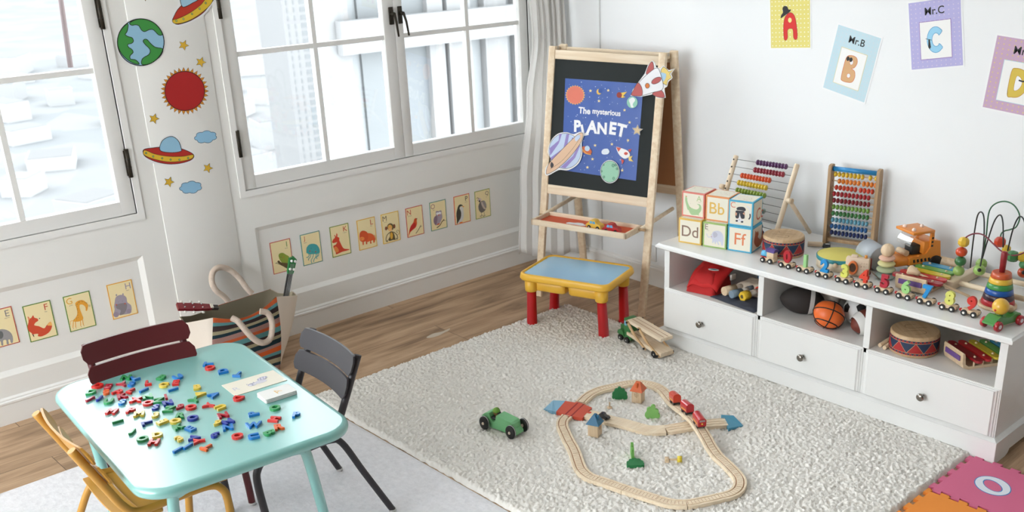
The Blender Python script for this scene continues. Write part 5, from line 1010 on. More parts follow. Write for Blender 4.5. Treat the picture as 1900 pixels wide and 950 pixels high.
# abacus with wires
t = thing('abacus', 'wire abacus on slanted wooden posts standing behind the alphabet cubes', 'abacus', (3.86, 2.87, BZ)); O0 = V((3.86, 2.87, BZ)); MI = MX.Translation(-O0)
RB, RT_, LB, LT_ = V((3.850, 2.690, .530)), V((4.0, 2.684, .880)), V((3.880, 3.055, .530)), V((4.022, 3.052, .862))
for a, b_ in ((RB, RT_), (LB, LT_)): q = MB(MI); q.tube([a, a.lerp(b_, .02), a.lerp(b_, .985), b_], [.010, .0125, .0125, .010], PINE, 14); q.build('post', t)
for a, b_ in ((V((3.932, 2.667, .722)), V((4.105, 2.66, .534))), (V((3.955, 3.075, .715)), V((4.115, 3.08, .534)))): q = MB(MI); q.tube([a, b_], .010, PINE, 8); q.cyl(a + V((0, -.014, 0)), a + V((0, .016, 0)), .013, PINE); q.build('rear_leg', t)
q = MB(MI); q.cyl(LB.lerp(LT_, .03), RB.lerp(RT_, .03), .008, PINE); q.build('base_rod', t)
rows = [((92, 52, 96), .95, 1404), ((150, 48, 62), .85, 1399), ((214, 84, 44), .75, 1375), ((222, 190, 54), .65, 1369), ((150, 176, 70), .55, 1366), ((60, 122, 70), .45, 1360), ((150, 170, 165), .36, 1365), ((50, 120, 150), .26, 1358), ((36, 84, 130), .165, 1360), ((36, 60, 110), .09, 1362)]
for c, f_, px in rows:
    A, B = LB.lerp(LT_, f_), RB.lerp(RT_, f_); q = MB(MI); q.cyl(A, B, .0013, mat((110, 110, 112), .3, .8)); q.build('wire', t)
    q = MB(MI); q.sph(A + V((-.011, .0, 0)), .005, BLACK, 8); q.build('peg', t)
    d = (B - A).normalized(); L = (B - A).length
    # slide position where the photo's first bead of the row stands
    T = frame(A, d, (RT_ - RB).normalized().cross(d).cross(d) * -1); 
    n_ = (RT_ - RB).cross(d).normalized(); r0 = ray(px, 360); 
    lo, hi = 0.0, 1.0
    for _ in range(30):
        mid = (lo + hi) / 2; P = A + d * (L * mid) - EYE; x_ = CX + FPX * P.dot(AXR) / P.dot(AXF)
        if x_ < px: lo = mid
        else: hi = mid
    s0 = min(lo * L + .008, L - .20)
    for k in range(10):
        p = A + d * (s0 + k * .0186); q = MB(MI @ frame(p, d.orthogonal(), d.cross(d.orthogonal()), d)); q.sph((0, 0, 0), .0138, mat(c, .3, coat=.3), 12, (1, 1, .62)); q.build('bead', t)
# wooden abacus with blue top bar
t = thing('abacus', 'wooden board abacus with blue top bar and rainbow bead rows by the wall', 'abacus', (4.06, 2.41, BZ)); O0 = V((4.06, 2.41, BZ)); MI = MX.Translation(-O0)
LF, RF_ = V((4.012, 2.520, BZ)), V((4.065, 2.305, BZ)); ax_ = (RF_ - LF).normalized(); dp = V((-ax_.y, ax_.x, 0)); dp = dp if dp.x > 0 else -dp
for P0 in (LF, RF_):
    T = MI @ frame(P0, dp, (0, 0, 1)); q = MB(T); pr = [(0, 0), (.072, 0), (.074, .01), (.060, .355), (.055, .368), (.045, .372), (.020, .372), (.010, .368), (.006, .355)]; q.prism(pr, -.007, .007, OAK); q.build('side_board', t)
q = MB(MI); q.cyl(LF + dp * .034 + V((0, 0, .352)), RF_ + dp * .034 + V((0, 0, .352)), .011, mat((40, 132, 190), .35)); q.build('top_bar', t, label='blue wooden top bar')
q = MB(MI); a = LF + dp * .03 + V((0, 0, .022)); b_ = RF_ + dp * .03 + V((0, 0, .022)); q.box((a + b_) / 2, ((b_ - a).length, .035, .016), OAK, .002, MX.Rotation(math.atan2(ax_.y, ax_.x), 3, 'Z')); q.build('bottom_bar', t)
rc = [(226, 186, 48), (226, 130, 44), (200, 64, 40), (166, 34, 44), (128, 26, 40), (118, 160, 72), (60, 120, 66), (96, 158, 182), (28, 88, 146), (28, 44, 96)]
st = [.01, .03, .018, .01, .012, .012, .012, .012, .01, .012]
for k in range(10):
    z = .328 - .0305 * k; a = LF + dp * .034 + V((0, 0, z)); b_ = RF_ + dp * .034 + V((0, 0, z)); q = MB(MI); q.cyl(a, b_, .0028, BEECH); q.build('rod', t); L = (b_ - a).length
    for j in range(10):
        s = st[k] + .0105 + .0178 * j + (.018 if (k == 0 and j == 8) else .026 if (k == 0 and j == 9) else 0) + (.006 if k in (1, 2) and j > 5 else 0)
        p = a + ax_ * min(s, L - .012); q = MB(MI @ frame(p, dp, (0, 0, 1), ax_)); q.sph((0, 0, 0), .0125, mat(rc[k], .3, coat=.3), 12, (1, 1, .68)); q.build('bead', t)
# drums
def drum(x, y, z, r, h, label, rz):
    t = thing('toy_drum', label, 'drum', (x, y, z), rz, 'wooden drums with triangle pattern'); navy, red_ = mat((30, 52, 82), .5), mat((176, 44, 46), .5)
    b = MB(); b.lathe([(r * .96, 0), (r, .004), (r, h - .012), (r * .985, h - .004), (r * .95, h)], wood((212, 184, 146), (194, 160, 120), 1.0, 0), 48); bo = b.build('drum_body', t)
    def tri(cnt, z0, z1, m, up, off, wf=.92):
        q = MB()
        for k in range(cnt):
            a = 2 * PI * (k + off) / cnt; w = 2 * PI / cnt * wf / 2; rr = r + .0009; S = 4
            zt, zb = (z1, z0) if up else (z0, z1)
            R0 = 3; vs = []; fs = []
            for j in range(R0 + 1):
                f = max(j / R0, 1e-3); vs += [(rr * math.cos(a + w * f * (2 * i / S - 1)), rr * math.sin(a + w * f * (2 * i / S - 1)), zt + (zb - zt) * f) for i in range(S + 1)]
            for j in range(R0):
                for i in range(S): e0 = j * (S + 1) + i; fs.append((e0, e0 + 1, e0 + S + 2, e0 + S + 1))
            q.add(vs, fs, m)
        return q
    for cnt, a, b_, m, up, off in ((9, .022, h - .026, red_, True, 0), (9, .022, h - .026, navy, False, .5), (36, .012, .020, red_, True, 0), (36, .012, .020, navy, False, .5), (36, h - .024, h - .015, red_, True, 0), (36, h - .024, h - .015, navy, False, .5)): tri(cnt, a, b_, m, up, off).build('triangle_band', bo)
    g = MB(); k_ = mat((96, 70, 48), .7)
    for sgn in (-1, 1):
        c = [(sgn * .012 + .0, -.05), (sgn * .012, .01)] + [(sgn * (.030 - .018 * math.cos(a)), .01 + .018 * math.sin(a)) for a in (PI * i / 8 for i in range(1, 9))] + [(sgn * .048, -.02)]
        c = [(x_ * r / .09, y_ * r / .09 * (1 if sgn > 0 else -1)) for x_, y_ in c]
        for p, q in zip(c, c[1:]): d = V((q[0] - p[0], q[1] - p[1])); n = V((-d.y, d.x)).normalized() * .0009; g.add([(p[0] - n.x, p[1] - n.y, h + .0003), (q[0] - n.x, q[1] - n.y, h + .0003), (q[0] + n.x, q[1] + n.y, h + .0003), (p[0] + n.x, p[1] + n.y, h + .0003)], [(0, 1, 2, 3)], k_)
    g.build('tongue_slot', bo)
drum(3.778, 2.583, BZ, .093, .090, 'wooden drum with red and blue triangles on top of the bench beside the cubes', .4)
drum(3.660, 1.842, .3055, .098, .088, 'wooden drum with red and blue triangles on the open shelf', .9)
# tambourine
t = thing('tambourine', 'small tambourine with yellow skin and teal rim on the bench', 'drum', (3.800, 2.300, BZ), 0)
b = MB(); b.lathe([(.097, 0), (.100, .002), (.100, .050)], wood((222, 208, 184), (206, 188, 160), .8, 2), 48); b.build('drum_body', t); b = MB(); b.lathe([(.1006, .036), (.102, .038), (.102, .050), (.099, .053)], mat((52, 140, 150), .5), 48, cap=False); b.build('rim', t, label='teal rim'); b = MB(); b.lathe([(.0995, .0515), (.096, .0535), (.001, .054)], mat((216, 204, 104), .6, var=.06, bscale=30), 48); b.build('drum_skin', t, label='yellow drum skin')
b = MB(); b.sph((-.100, -.040, .034), .010, BEECH, 12); b.build('knob', t)
# stick with jingle
t = thing('jingle_stick', 'short wooden stick with black and white jingle lying behind the tambourine', 'toy instrument', (3.975, 2.50, BZ), -1.0)
b = MB(); b.tube([(-.07, 0, .013), (-.01, 0, .013), (0, 0, .013)], [.011, .0115, .009], PINEX, 14); b.build('handle', t); b = MB(); b.box((.016, 0, .008), (.036, .030, .014), mat((46, 48, 50), .5), .004); b.box((.02, 0, .0165), (.020, .008, .003), mat((216, 216, 214), .4), .001); b.build('jingle', t)
# number train
def chassis(t, L=.066):
    b = MB(); b.box((0, 0, .0155), (L, .030, .013), BEECH, .0015); b.build('chassis', t)
    for x in (-.0195, .0195):
        for s in (-1, 1):
            w = MB(); w.cyl((x, s * .0165, .0115), (x, s * .0225, .0115), .0118, BLACK, n=22); wo = w.build('wheel', t); w = MB(); w.cyl((x, s * .0224, .0115), (x, s * .0232, .0115), .0050, mat((232, 230, 222), .4)); w.build('hub', wo)
nc = [(176, 22, 36), (156, 208, 140), (20, 138, 204), (216, 216, 100), (216, 60, 34), (176, 26, 48), (158, 208, 130), (20, 138, 204), (218, 218, 110), (206, 48, 36)]
ys = [2.455, 2.362, 2.266, 2.168, 2.077, 1.982, 1.886, 1.794, 1.699, 1.610]
nm_ = ['dark red number 0', 'pale green number 1', 'blue number 2', 'lime yellow number 3', 'orange red number 4', 'crimson number 5', 'light green number 6', 'blue number 7', 'lime yellow number 8', 'red number 9']
for k, y in enumerate(ys):
    t = thing('number_wagon', 'toy train wagon carrying the ' + nm_[k], 'toy train', (3.630, y, BZ), -PI / 2, 'number wagons of the wooden toy train'); chassis(t)
    b = MB(frame((0, .007, .0218), (1, 0, 0), (0, 0, 1))); b.T = frame((0, .0065, .022), (1, 0, 0), (0, 0, 1)) @ MX.Translation((0, .026, 0)); b.T = MX.Rotation(PI, 4, 'Z') @ b.T; b.T = frame((0, -.0075, .022 + .027), (1, 0, 0), (0, 0, 1)) 
    b.text(str(k), 1, -.014, 0.0, mat(nc[k], .45), 0, 0, 0.06, h=.056); b.build('number', t)
    c = MB(); c.cyl((-.036, 0, .014), (-.047, 0, .014), .004, mat((176, 30, 36), .5)); c.sph((-.041, 0, .014), .0065, mat((176, 30, 36), .5), 8); c.build('coupling', t)
t = thing('toy_locomotive', 'wooden engine with purple roof and light blue boiler heading the number train', 'toy train', (3.632, 2.555, BZ), -PI / 2); chassis(t, .072)
b = MB(); b.bx(-.002, .034, -.016, .016, .022, .052, BEECH, .001); b.build('cabin', t); b = MB(frame((-.006, 0, .052), (0, 1, 0), (0, 0, 1), (1, 0, 0))); b.prism([(-.020, 0), (.020, 0), (.018, .008), (.010, .013), (0, .0145), (-.010, .013), (-.018, .008)], 0, .044, mat((84, 62, 130), .5)); b.build('roof', t, label='purple roof')
b = MB(); b.cyl((-.034, 0, .036), (-.002, 0, .036), .0135, mat((96, 178, 218), .45), n=20); b.cyl((-.037, 0, .036), (-.034, 0, .036), .010, mat((206, 40, 40), .5)); b.build('boiler', t, label='light blue boiler'); b = MB(); b.cyl((-.014, 0, .048), (-.014, 0, .060), .005, mat((84, 62, 130), .5)); b.build('chimney', t)
b = MB(); b.bx(-.036, -.002, -.014, .014, .021, .025, mat((176, 30, 36), .5)); b.build('red_deck', t)
# wooden camera
u_ = V((.36, -.93, 0)).normalized(); t = thing('toy_camera', 'pale wooden toy camera with an orange lens ring behind the number train', 'toy camera', M=frame((3.735, 2.172, BZ), u_, V((-u_.y, u_.x, 0))) @ MX.Diagonal((.78, .9, 1.12, 1)))
pw = mat((222, 200, 176), .55); b = MB(); b.box((0, 0, .037), (.128, .036, .074), pw, .008, seg=3); b.build('camera_body', t)
b = MB(); b.box((.01, .021, .037), (.118, .012, .066), mat((140, 50, 44), .5), .005); b.build('back_panel', t, label='dark red back panel')
b = MB(frame((-.022, -.018, .036), (1, 0, 0), (0, 0, 1))); n = 32; b.ring([[(r * math.cos(2 * PI * i / n), r * math.sin(2 * PI * i / n), z) for i in range(n)] for r, z in ((.027, 0), (.027, .010), (.025, .012), (.019, .012), (.018, .002))], mat((222, 120, 60), .45), True, True); lo_ = b.build('lens_ring', t, label='orange lens ring'); b = MB(frame((-.022, -.018, .036), (1, 0, 0), (0, 0, 1))); b.cyl((0, 0, .002), (0, 0, .004), .0175, mat((90, 70, 60), .2)); b.build('lens', lo_)
b = MB(); b.box((-.02, 0, .077), (.036, .022, .010), pw, .004); b.build('viewfinder', t); b = MB(); b.cyl((.040, 0, .074), (.040, 0, .084), .008, mat((226, 150, 60), .4)); b.build('shutter_button', t)
for i in range(3):
    for j in range(4): b = MB(); b.sph((.022 + i * .013, -.018, .016 + j * .013), .0034, pw, 8); b.build('button', t)
b = MB(); pth = [V((.064, -.004, .02)).lerp(V((.105, -.05, .004)), i / 14) for i in range(15)]
for i in range(12): c = V((.066 + .0052 * i, -.006 - .002 * i, .030 - .0022 * i)); b.sph(c, .0034, mat((120, 104, 84), .35, .7), 6, (1.2, .6, .8))
b.build('chain', t)
# stacking rings
t = thing('stacking_toy', 'pastel wooden stacking rings topped by a round ball', 'stacking toy', (3.786, 2.068, BZ))
for z, r, h, c in ((.014, .042, .015, (150, 168, 160)), (.041, .040, .014, (186, 196, 160)), (.066, .037, .0135, (214, 208, 150)), (.090, .034, .013, (220, 178, 156))): b = MB(); b.sph((0, 0, z), r, mat(c, .5), 28, (1, 1, h / r)); b.build('ring', t)
b = MB(); b.sph((0, 0, .124), .0285, BEECHZ, 24); b.build('ball', t)
# road roller
fw = V((-.915, .403, 0)); t = thing('road_roller', 'orange wooden road roller with a grey drum and clear cab window', 'toy truck', M=frame((3.955, 2.045, BZ), fw, V((0, 0, 1)).cross(fw)))
orm = mat((226, 138, 48), .42, coat=.15); b = MB(frame((0, 0, 0), (1, 0, 0), (0, 0, 1)))
side_p = [(.055, .045), (.055, .075), (.010, .078), (.006, .082), (-.012, .082), (-.03, .088), (-.046, .11), (-.046, .178), (-.060, .178), (-.062, .142), (-.095, .135), (-.105, .065), (-.10, .045)]
for s in (-1, 1): T0 = b.T; b.T = frame((0, s * .050, 0), (1, 0, 0), (0, 0, 1)); b.prism(side_p, -.006, .006, orm); b.T = T0
b.T = MX.Identity(4); b.box((-.055, 0, .110), (.075, .096, .055), orm, .004); b.box((-.02, 0, .060), (.15, .10, .032), orm, .004); b.box((.085, .01, .058), (.075, .085, .034), orm, .010); bo = b.build('body', t)
b = MB(); b.box((-.004, 0, .182), (.112, .120, .012), orm, .003); b.build('roof', t)
for x, y in ((.032, .035), (.030, -.030), (-.035, .0)): q = MB(); q.sph((x, y, .192), .009, mat((236, 214, 200), .15, coat=.8), 12); q.build('roof_light', t)
cg = bpy.data.materials.new('clear_plastic'); cg.use_nodes = True; pb = cg.node_tree.nodes['Principled BSDF']; pb.inputs['Base Color'].default_value = (.8, .8, .8, 1); pb.inputs['Roughness'].default_value = .08; pb.inputs['Alpha'].default_value = .45; pb.inputs['Metallic'].default_value = .5
b = MB(frame((0, 0, 0), (1, 0, 0), (0, 0, 1))); g = [];
for i in range(13): a = PI * (.02 + .60 * i / 12); g.append([(-.010 + .062 * math.cos(a), .120 + .058 * math.sin(a) * 1.0, z) for z in (-.046, .046)])
b.sheet(g, cg); b.build('windscreen', t, label='clear curved windscreen')
b = MB(); b.box((.0, 0, .098), (.050, .05, .04), mat((52, 52, 50), .6), .004); b.build('seat', t); b = MB(); b.cyl((.052, -.03, .090), (.052, .03, .090), .013, BEECH); b.build('roller_bar', t)
for s in (-1, 1):
    w = MB(); w.cyl((-.078, s * .048, .036), (-.078, s * .066, .036), .036, BLACK, n=28); w.build('wheel', t)
    for i in range(5): v = MB(); v.box((-.045 + i * .019, s * .0565, .060), (.009, .0012, .014), BLACK, 0, MX.Rotation(.3, 3, 'Y')); v.build('vent_slot', bo)
    for i in range(3): v = MB(); v.box((-.054, s * .0565, .118 + .017 * i), (.009, .0012, .008), BLACK, 0); v.build('vent_slot', bo)
b = MB(); b.box((-.03, 0, .036), (.13, .085, .014), mat((112, 118, 120), .5), .002); b.build('underframe', t)
I_ = frame((3.955, 2.045, BZ), fw, V((0, 0, 1)).cross(fw)).inverted(); b = MB(I_); ca = V((3.884, 2.188, BZ + .0545)); da = V((.50, .866, 0)).normalized() * .062; b.tube([ca - da, ca - da * .97, ca + da * .97, ca + da], [.050, .0535, .0535, .050], mat((168, 174, 180), .42), 40); b.build('roller_drum', t, label='smooth grey roller drum')
# xylophones and mallet
def xylo(name, loc, rz, label):
    t = thing('xylophone', label, 'toy instrument', loc, rz, 'wooden xylophones with coloured bars')
    if name == 'b': t.scale = (.85, 1, 1)
    b = MB(frame((0, .066, 0), (1, 0, 0), (0, 0, 1), (0, -1, 0))); pr = [(0, .066), (.004, .070), (.010, .068), (.014, .058), (.020, .022), (.036, .012), (.30, .012), (.326, .022), (.334, .058), (.340, .066), (.346, .062), (.342, .02), (.328, .004), (.30, .0), (.036, .0), (.010, .008), (.002, .030)]
    b.prism(pr, 0, .132, wood((222, 198, 166), (206, 178, 142), .8, 0)); b.build('base', t)
    b = MB(frame((-.001, .050, .044), (0, -1, 0), (0, 0, 1), (-1, 0, 0))); b.prism([(x, y) for x, y in ((0, -.010), (.10, -.010), (.10, .010), (0, .010))], -.006, .003, mat((102, 72, 134), .45)); b.build('handle_bar', t, label='purple handle bar')
    for i, c in enumerate(((150, 22, 34), (200, 36, 40), (220, 198, 58), (104, 170, 84), (66, 156, 196))):
        L = .218 - .016 * i; b = MB(TR(.062 + .050 * i, 0, .040)); o_ = rrect(.038, L, .018, 6); b.prism(o_, 0, .010, mat(c, .38, coat=.3)); bo = b.build('tone_bar', t); bo.modifiers.new('b', 'BEVEL').width = .0015
        for s in (-1, 1): q = MB(); q.sph((.062 + .050 * i, s * L * .30, .050), .0055, BEECHZ, 10); q.build('pin', bo); q = MB(); q.cyl((.062 + .050 * i, s * L * .30, .011), (.062 + .050 * i, s * L * .30, .041), .004, BEECHZ, n=8); q.build('peg', bo)
xylo('a', (3.690, 1.903, BZ), 0.03, 'xylophone on top of the bench behind the number 6 and 7 wagons')
xylo('b', (3.632, 1.660, .3055), math.atan2(-.51, .86), 'xylophone on the open shelf beside the shelf drum')
t = thing('mallet', 'wooden mallet leaning on the xylophone bars beside the number 7 wagon', 'mallet', M=frame((3.803, 1.700, BZ + .006), (V((3.800, 1.875, .604)) - V((3.803, 1.700, .531))).normalized(), None, (.36, 0, .93)))
b = MB(); b.tube([(0, 0, 0), (.20, 0, 0), (.262, 0, 0)], [.0055, .005, .005], BEECH, 10); b.build('stick', t); b = MB(); b.tube([(.220, 0, 0), (.228, 0, 0), (.262, 0, 0), (.270, 0, 0)], [.007, .012, .023, .019], BEECH, 18); b.build('head', t)
# cone stacker
t = thing('ring_stacker', 'rainbow wooden ring stacker with a tall red peg', 'stacking toy', (3.790, 1.580, BZ))
b = MB(); b.lathe([(.070, 0), (.073, .003), (.073, .010), (.070, .013)], BEECH, 40); b.build('base', t)
for k, c in enumerate(((178, 28, 38), (58, 30, 44), (24, 84, 160), (66, 142, 72), (230, 186, 66), (198, 88, 50))):
    r = .064 - .0048 * k; z = .013 + .0215 * k; b = MB(); b.lathe([(r - .002, z), (r, z + .002), (r - .0038, z + .0195), (r - .006, z + .0213)], mat(c, .35, coat=.25), 40); b.build('ring', t)
b = MB(); b.lathe([(.011, .142), (.0125, .20), (.0125, .215), (.011, .222), (.006, .225)], mat((140, 36, 42), .4), 18); b.build('peg', t, label='dark red peg')
# green animal on wheels
t = thing('push_along_toy', 'green push along toy with yellow ball head and red wheels at the bench corner', 'push toy', (3.608, 1.478, BZ), math.radians(-14)); gg = mat((72, 140, 66), .35, coat=.3)
b = MB(frame((0, 0, 0), (1, 0, 0), (0, 0, 1))); q = catmull([(-.070, .018), (-.068, .036), (-.044, .052), (-.022, .046), (.008, .040), (.040, .048), (.064, .046), (.074, .030), (.066, .016)], 5)
b.prism([(v.x, v.y) for v in q], -.026, .026, gg); bo = b.build('body', t, label='green body'); mdf = bo.modifiers.new('b', 'BEVEL'); mdf.width = .014; mdf.segments = 4
b = MB(); b.box((.0, 0, .014), (.098, .048, .010), BEECH, .004); b.build('underside', t); b = MB(); b.sph((-.018, 0, .080), .031, mat((226, 178, 62), .35, coat=.3), 26); b.build('ball_head', t, label='yellow ball head'); b = MB(); b.cyl((-.018, 0, .04), (-.018, 0, .055), .012, gg); b.build('neck', t); b = MB(); b.sph((.036, 0, .060), .018, BEECH, 14, (1, 1, .8)); b.build('tail_ball', t); b = MB(); b.sph((-.047, 0, .072), .005, mat((206, 60, 50), .4), 10); b.build('nose', t)
for x in (-.058, .062):
    for s in (-1, 1): w = MB(); w.tube([(x, s * .022, .0195), (x, s * .025, .0195), (x, s * .037, .0195), (x, s * .040, .0195)], [.016, .0192, .0192, .016], mat((170, 22, 34), .35, coat=.3), 26); wo = w.build('wheel', t, label='red wheel'); w = MB(); w.cyl((x, s * .040, .0195), (x, s * .0408, .0195), .008, mat((232, 220, 222), .4)); w.build('hub', wo)
# bead maze
t = thing('bead_maze', 'wooden bead maze with bent wires and coloured beads at the right end of the bench', 'bead maze', (3.96, 1.65, BZ)); MI = MX.Translation((-3.96, -1.65, -BZ))
def bm(fn, name, **kw): q = MB(MI); fn(q); return q.build(name, t, **kw)
bm(lambda q: q.box((3.975, 1.805, BZ + .020), (.295, .036, .036), PINEX, .003), 'end_block'); bm(lambda q: q.box((3.975, 1.435, BZ + .020), (.295, .034, .036), PINEX, .003), 'end_block')
for x in (3.885, 4.05): bm(lambda q: q.cyl((x, 1.80, BZ + .020), (x, 1.43, BZ + .020), .011, PINEY), 'cross_rod')
def wire(px_pts, x, c, r=.0030, xe=None, **kw):
    P = []; n = len(px_pts)
    for i, (px, py) in enumerate(px_pts): xx = x if xe is None else x + (xe - x) * i / (n - 1); P.append(FX(1700 + px / 3.655, 360 + py / 3.655, xx))
    P = catmull(P, 6, False); bm(lambda q: q.tube([p for p in P], r, mat(c, .35), 8), 'wire', **kw); return P
kw_ = (36, 38, 38)
wire([(367, 500), (385, 330), (412, 160), (440, 122), (460, 170), (456, 350), (430, 515)], 4.0, kw_, xe=3.89); wire([(446, 445), (480, 330), (530, 185), (570, 142), (588, 200), (590, 362)], 4.0, kw_, xe=3.95); wire([(620, 385), (650, 260), (680, 180), (707, 152), (735, 190), (755, 330), (770, 470)], 4.0, kw_, xe=3.93)
wire([(452, 425), (475, 280), (492, 130), (530, 70), (600, 50), (665, 78), (702, 150), (680, 220), (640, 240), (600, 250), (578, 268), (570, 300)], 4.04, (44, 96, 62)); wire([(322, 322), (345, 288), (400, 268), (460, 280), (520, 335), (575, 385), (640, 415), (700, 410), (760, 380)], 3.90, (120, 40, 56)); wire([(322, 322), (307, 392), (298, 455), (288, 545)], 3.90, (120, 40, 56))
def bead(px, py, x, c, r=.0255, facet=True, sc=(1, 1, .9)):
    p = FX(1700 + px / 3.655, 360 + py / 3.655, x); q = MB(MI); q.sph(p, r, mat(c, .35, coat=.2), 8 if facet else 18, sc)
    if facet: q.sm = [False] * len(q.sm)
    q.build('bead', t)
bead(322, 325, 3.90, (226, 186, 62), .0245); bead(307, 392, 3.90, (206, 74, 40), .0235, False, (1, 1, .86)); bead(300, 455, 3.90, (56, 112, 66), .0230, False, (1, 1, .9)); bead(288, 521, 3.90, (146, 178, 92), .0235, False, (1, 1, .9))
bead(442, 472, 3.97, (140, 172, 86), .0245); bead(428, 516, 3.90, (150, 184, 96), .0245, False); bead(568, 325, 3.98, (200, 66, 40), .0250); bead(612, 372, 4.02, (222, 186, 56), .0190); bead(655, 422, 3.92, (58, 118, 66), .0265, True, (1, 1.1, .9)); bead(722, 425, 3.93, (224, 190, 62), .0235); bead(733, 478, 3.93, (80, 150, 96), .0200, False); bead(728, 532, 3.93, (206, 82, 40), .0235, False)
for px, py in ((428, 516), (728, 532)): p = FX(1700 + px / 3.655, 360 + py / 3.655, 3.875 if px < 500 else 3.905); q = MB(MI); q.sph(p, .008, BLACK, 10); q.build('bead_hole', t)
# ------------------------------------------------------------------ things on the open shelves
SZ = .3055
def soft(name, P, h, c, label, cat, seed, nx=22, ny=16, z0=SZ, prof=None, par=None):
    """soft puffy form over a quadrilateral P with height profile"""
    q = MB(); g = []
    for i in range(nx + 1):
        row = []
        for j in range(ny + 1):
            s, u = i / nx, j / ny; p = V(P[0]).lerp(V(P[1]), s).lerp(V(P[3]).lerp(V(P[2]), s), u); e = min(1, 4.5 * min(s, 1 - s, u, 1 - u)) ** .5; z = h * e * (prof(s, u) if prof else 1) + .008 * noise.noise((p.x * 22, p.y * 22, seed)) * e + .004 * noise.noise((p.x * 70, p.y * 70, seed)) * e
            row.append((p.x, p.y, z0 + max(z, .001)))
        g.append(row)
    q.sheet(g, mat(c, .8, bump=.3, bscale=500)); o = q.build(name, par); 
    return tag(o, label, cat) if par is None else o
t = thing('first_aid_bag', 'red cloth toy bag with a white oval badge on the left open shelf', 'bag', (0, 0, 0))
rb = (190, 34, 34)
soft('bag_body', [(3.560, 2.965), (3.585, 2.820), (3.74, 2.83), (3.72, 3.015)], .105, rb, '', '', 2, par=t, prof=lambda s, u: .72 + .42 * u)
q = MB(); fl = []
for i in range(13):
    row = []
    for j in range(9): s, u = i / 12, j / 8; p = V((3.562, 2.960)).lerp(V((3.595, 2.812)), s).lerp(V((3.735, 3.01)).lerp(V((3.745, 2.825)), s), u); row.append((p.x, p.y, SZ + .088 + .026 * u - .050 * (1 - u) ** 3 + .005 * math.sin(s * 9 + u * 5) - .02 * (2 * s - 1) ** 4))
    fl.append(row)
q.sheet(fl, mat((206, 34, 34), .75, bump=.3, bscale=500)); fo = q.build('flap', t); fo.modifiers.new('s', 'SOLIDIFY').thickness = .004
q = MB(TR(3.632, 2.862, SZ + .1125, -1.2)); q.prism([(.026 * math.cos(a), .014 * math.sin(a)) for a in (2 * PI * i / 24 for i in range(24))], 0, .0012, mat((226, 228, 230), .5)); q.prism([(.016 * math.cos(a), .006 * math.sin(a)) for a in (2 * PI * i / 18 for i in range(18))], .0012, .002, mat((60, 130, 140), .5)); q.build('badge', t, label='white oval badge with teal mark')
q = MB(); q.box((3.70, 2.800, SZ + .075), (.035, .010, .028), mat((214, 206, 200), .3, .4), .003); q.build('clasp', t)
soft('tool_cloth', [(3.575, 2.835), (3.545, 2.560), (3.70, 2.555), (3.72, 2.80)], .016, (62, 66, 78), 'crumpled dark grey tool cloth under wooden tools on the left shelf', 'cloth', 5)
soft('cloth_pouch', [(3.68, 2.80), (3.70, 2.585), (3.82, 2.590), (3.83, 2.80)], .060, (200, 184, 164), 'beige cloth pouch behind the wooden tools on the left shelf', 'bag', 8)
def tool(name, a, b, segs, label):
    a, b = V(a), V(b); t = thing(name, label, 'toy tool', a.to_tuple()); MI_ = MX.Translation(-a)
    for nm, s0, s1, r, c, n in segs: q = MB(MI_); q.cyl(a.lerp(b, s0), a.lerp(b, s1), r, c if not isinstance(c, tuple) else mat(c, .45), n=n); q.build(nm, t)
    return t
tz = SZ + .036
tool('wooden_dowel', (3.600, 2.772, tz), (3.705, 2.752, tz), [('shaft', 0, .62, .021, BEECH, 22), ('tip', .62, 1, .015, (226, 214, 198), 18)], 'plain wooden dowel lying on the dark tool cloth')
tool('toy_screwdriver', (3.590, 2.722, tz), (3.735, 2.692, tz), [('handle', 0, .40, .018, (120, 140, 156), 22), ('collar', .40, .66, .016, (226, 218, 206), 20), ('tip', .66, 1, .018, (86, 92, 98), 20)], 'grey blue toy screwdriver between the dowel and yellow nut')
t = tool('toy_bolt', (3.600, 2.668, tz), (3.75, 2.645, tz + .006), [('hex_head', 0, .26, .023, (226, 188, 50), 6), ('shaft', .26, .66, .015, (228, 218, 204), 18), ('end_cap', .66, .95, .021, (206, 66, 44), 20)], 'toy bolt with yellow hexagonal head and red end on the tool cloth')
q = MB(); q.cyl((-.001, 0, 0), (.001, 0, 0), .009, mat((96, 78, 40), .6)); q.build('bolt_hole', t)
t = thing('tool_case', 'wooden case with round holes and a blue side at the back of the left shelf', 'toy box', (3.90, 2.645, SZ)); b = MB(); b.bx(-.06, .06, -.10, .09, .0, .11, BEECH, .003); b.build('case_body', t); b = MB(); b.bx(-.07, .06, .09, .108, 0, .145, mat((28, 120, 176), .5), .002); b.build('blue_side', t)
b = MB(); b.bx(-.06, .06, -.10, .09, .118, .135, mat((36, 44, 60), .6), .002); b.build('dark_lid', t)
for y in (.055, -.01, -.065): b = MB(); b.cyl((-.0612, y, .085), (-.0600, y, .085), .010, mat((70, 52, 40), .8)); b.build('hole', t)
def egg(name, p, L, r, axis, c, label, rough=.6, **kw):
    t = thing(name, label, 'ball', p); ax = V(axis).normalized(); T = frame((0, 0, 0), ax.orthogonal(), ax.cross(ax.orthogonal()), ax); b = MB(T); n = 24; prof = []
    for i in range(21): a = PI * i / 20; u = -math.cos(a); prof.append((max(1e-4, r * math.sin(a) ** (1.25 if L > r * 1.2 else 1)), L * u))
    b.lathe(prof, mat(c, rough, **kw), 32); b.build('ball_body', t); return t, T
AX = V((.60, -.80, -.10)); t, T = egg('american_football', (3.690, 2.405, SZ + .062), .100, .062, AX, (44, 38, 36), 'dark football with a white stripe at the left of the middle shelf', .7, bump=.3, bscale=600)
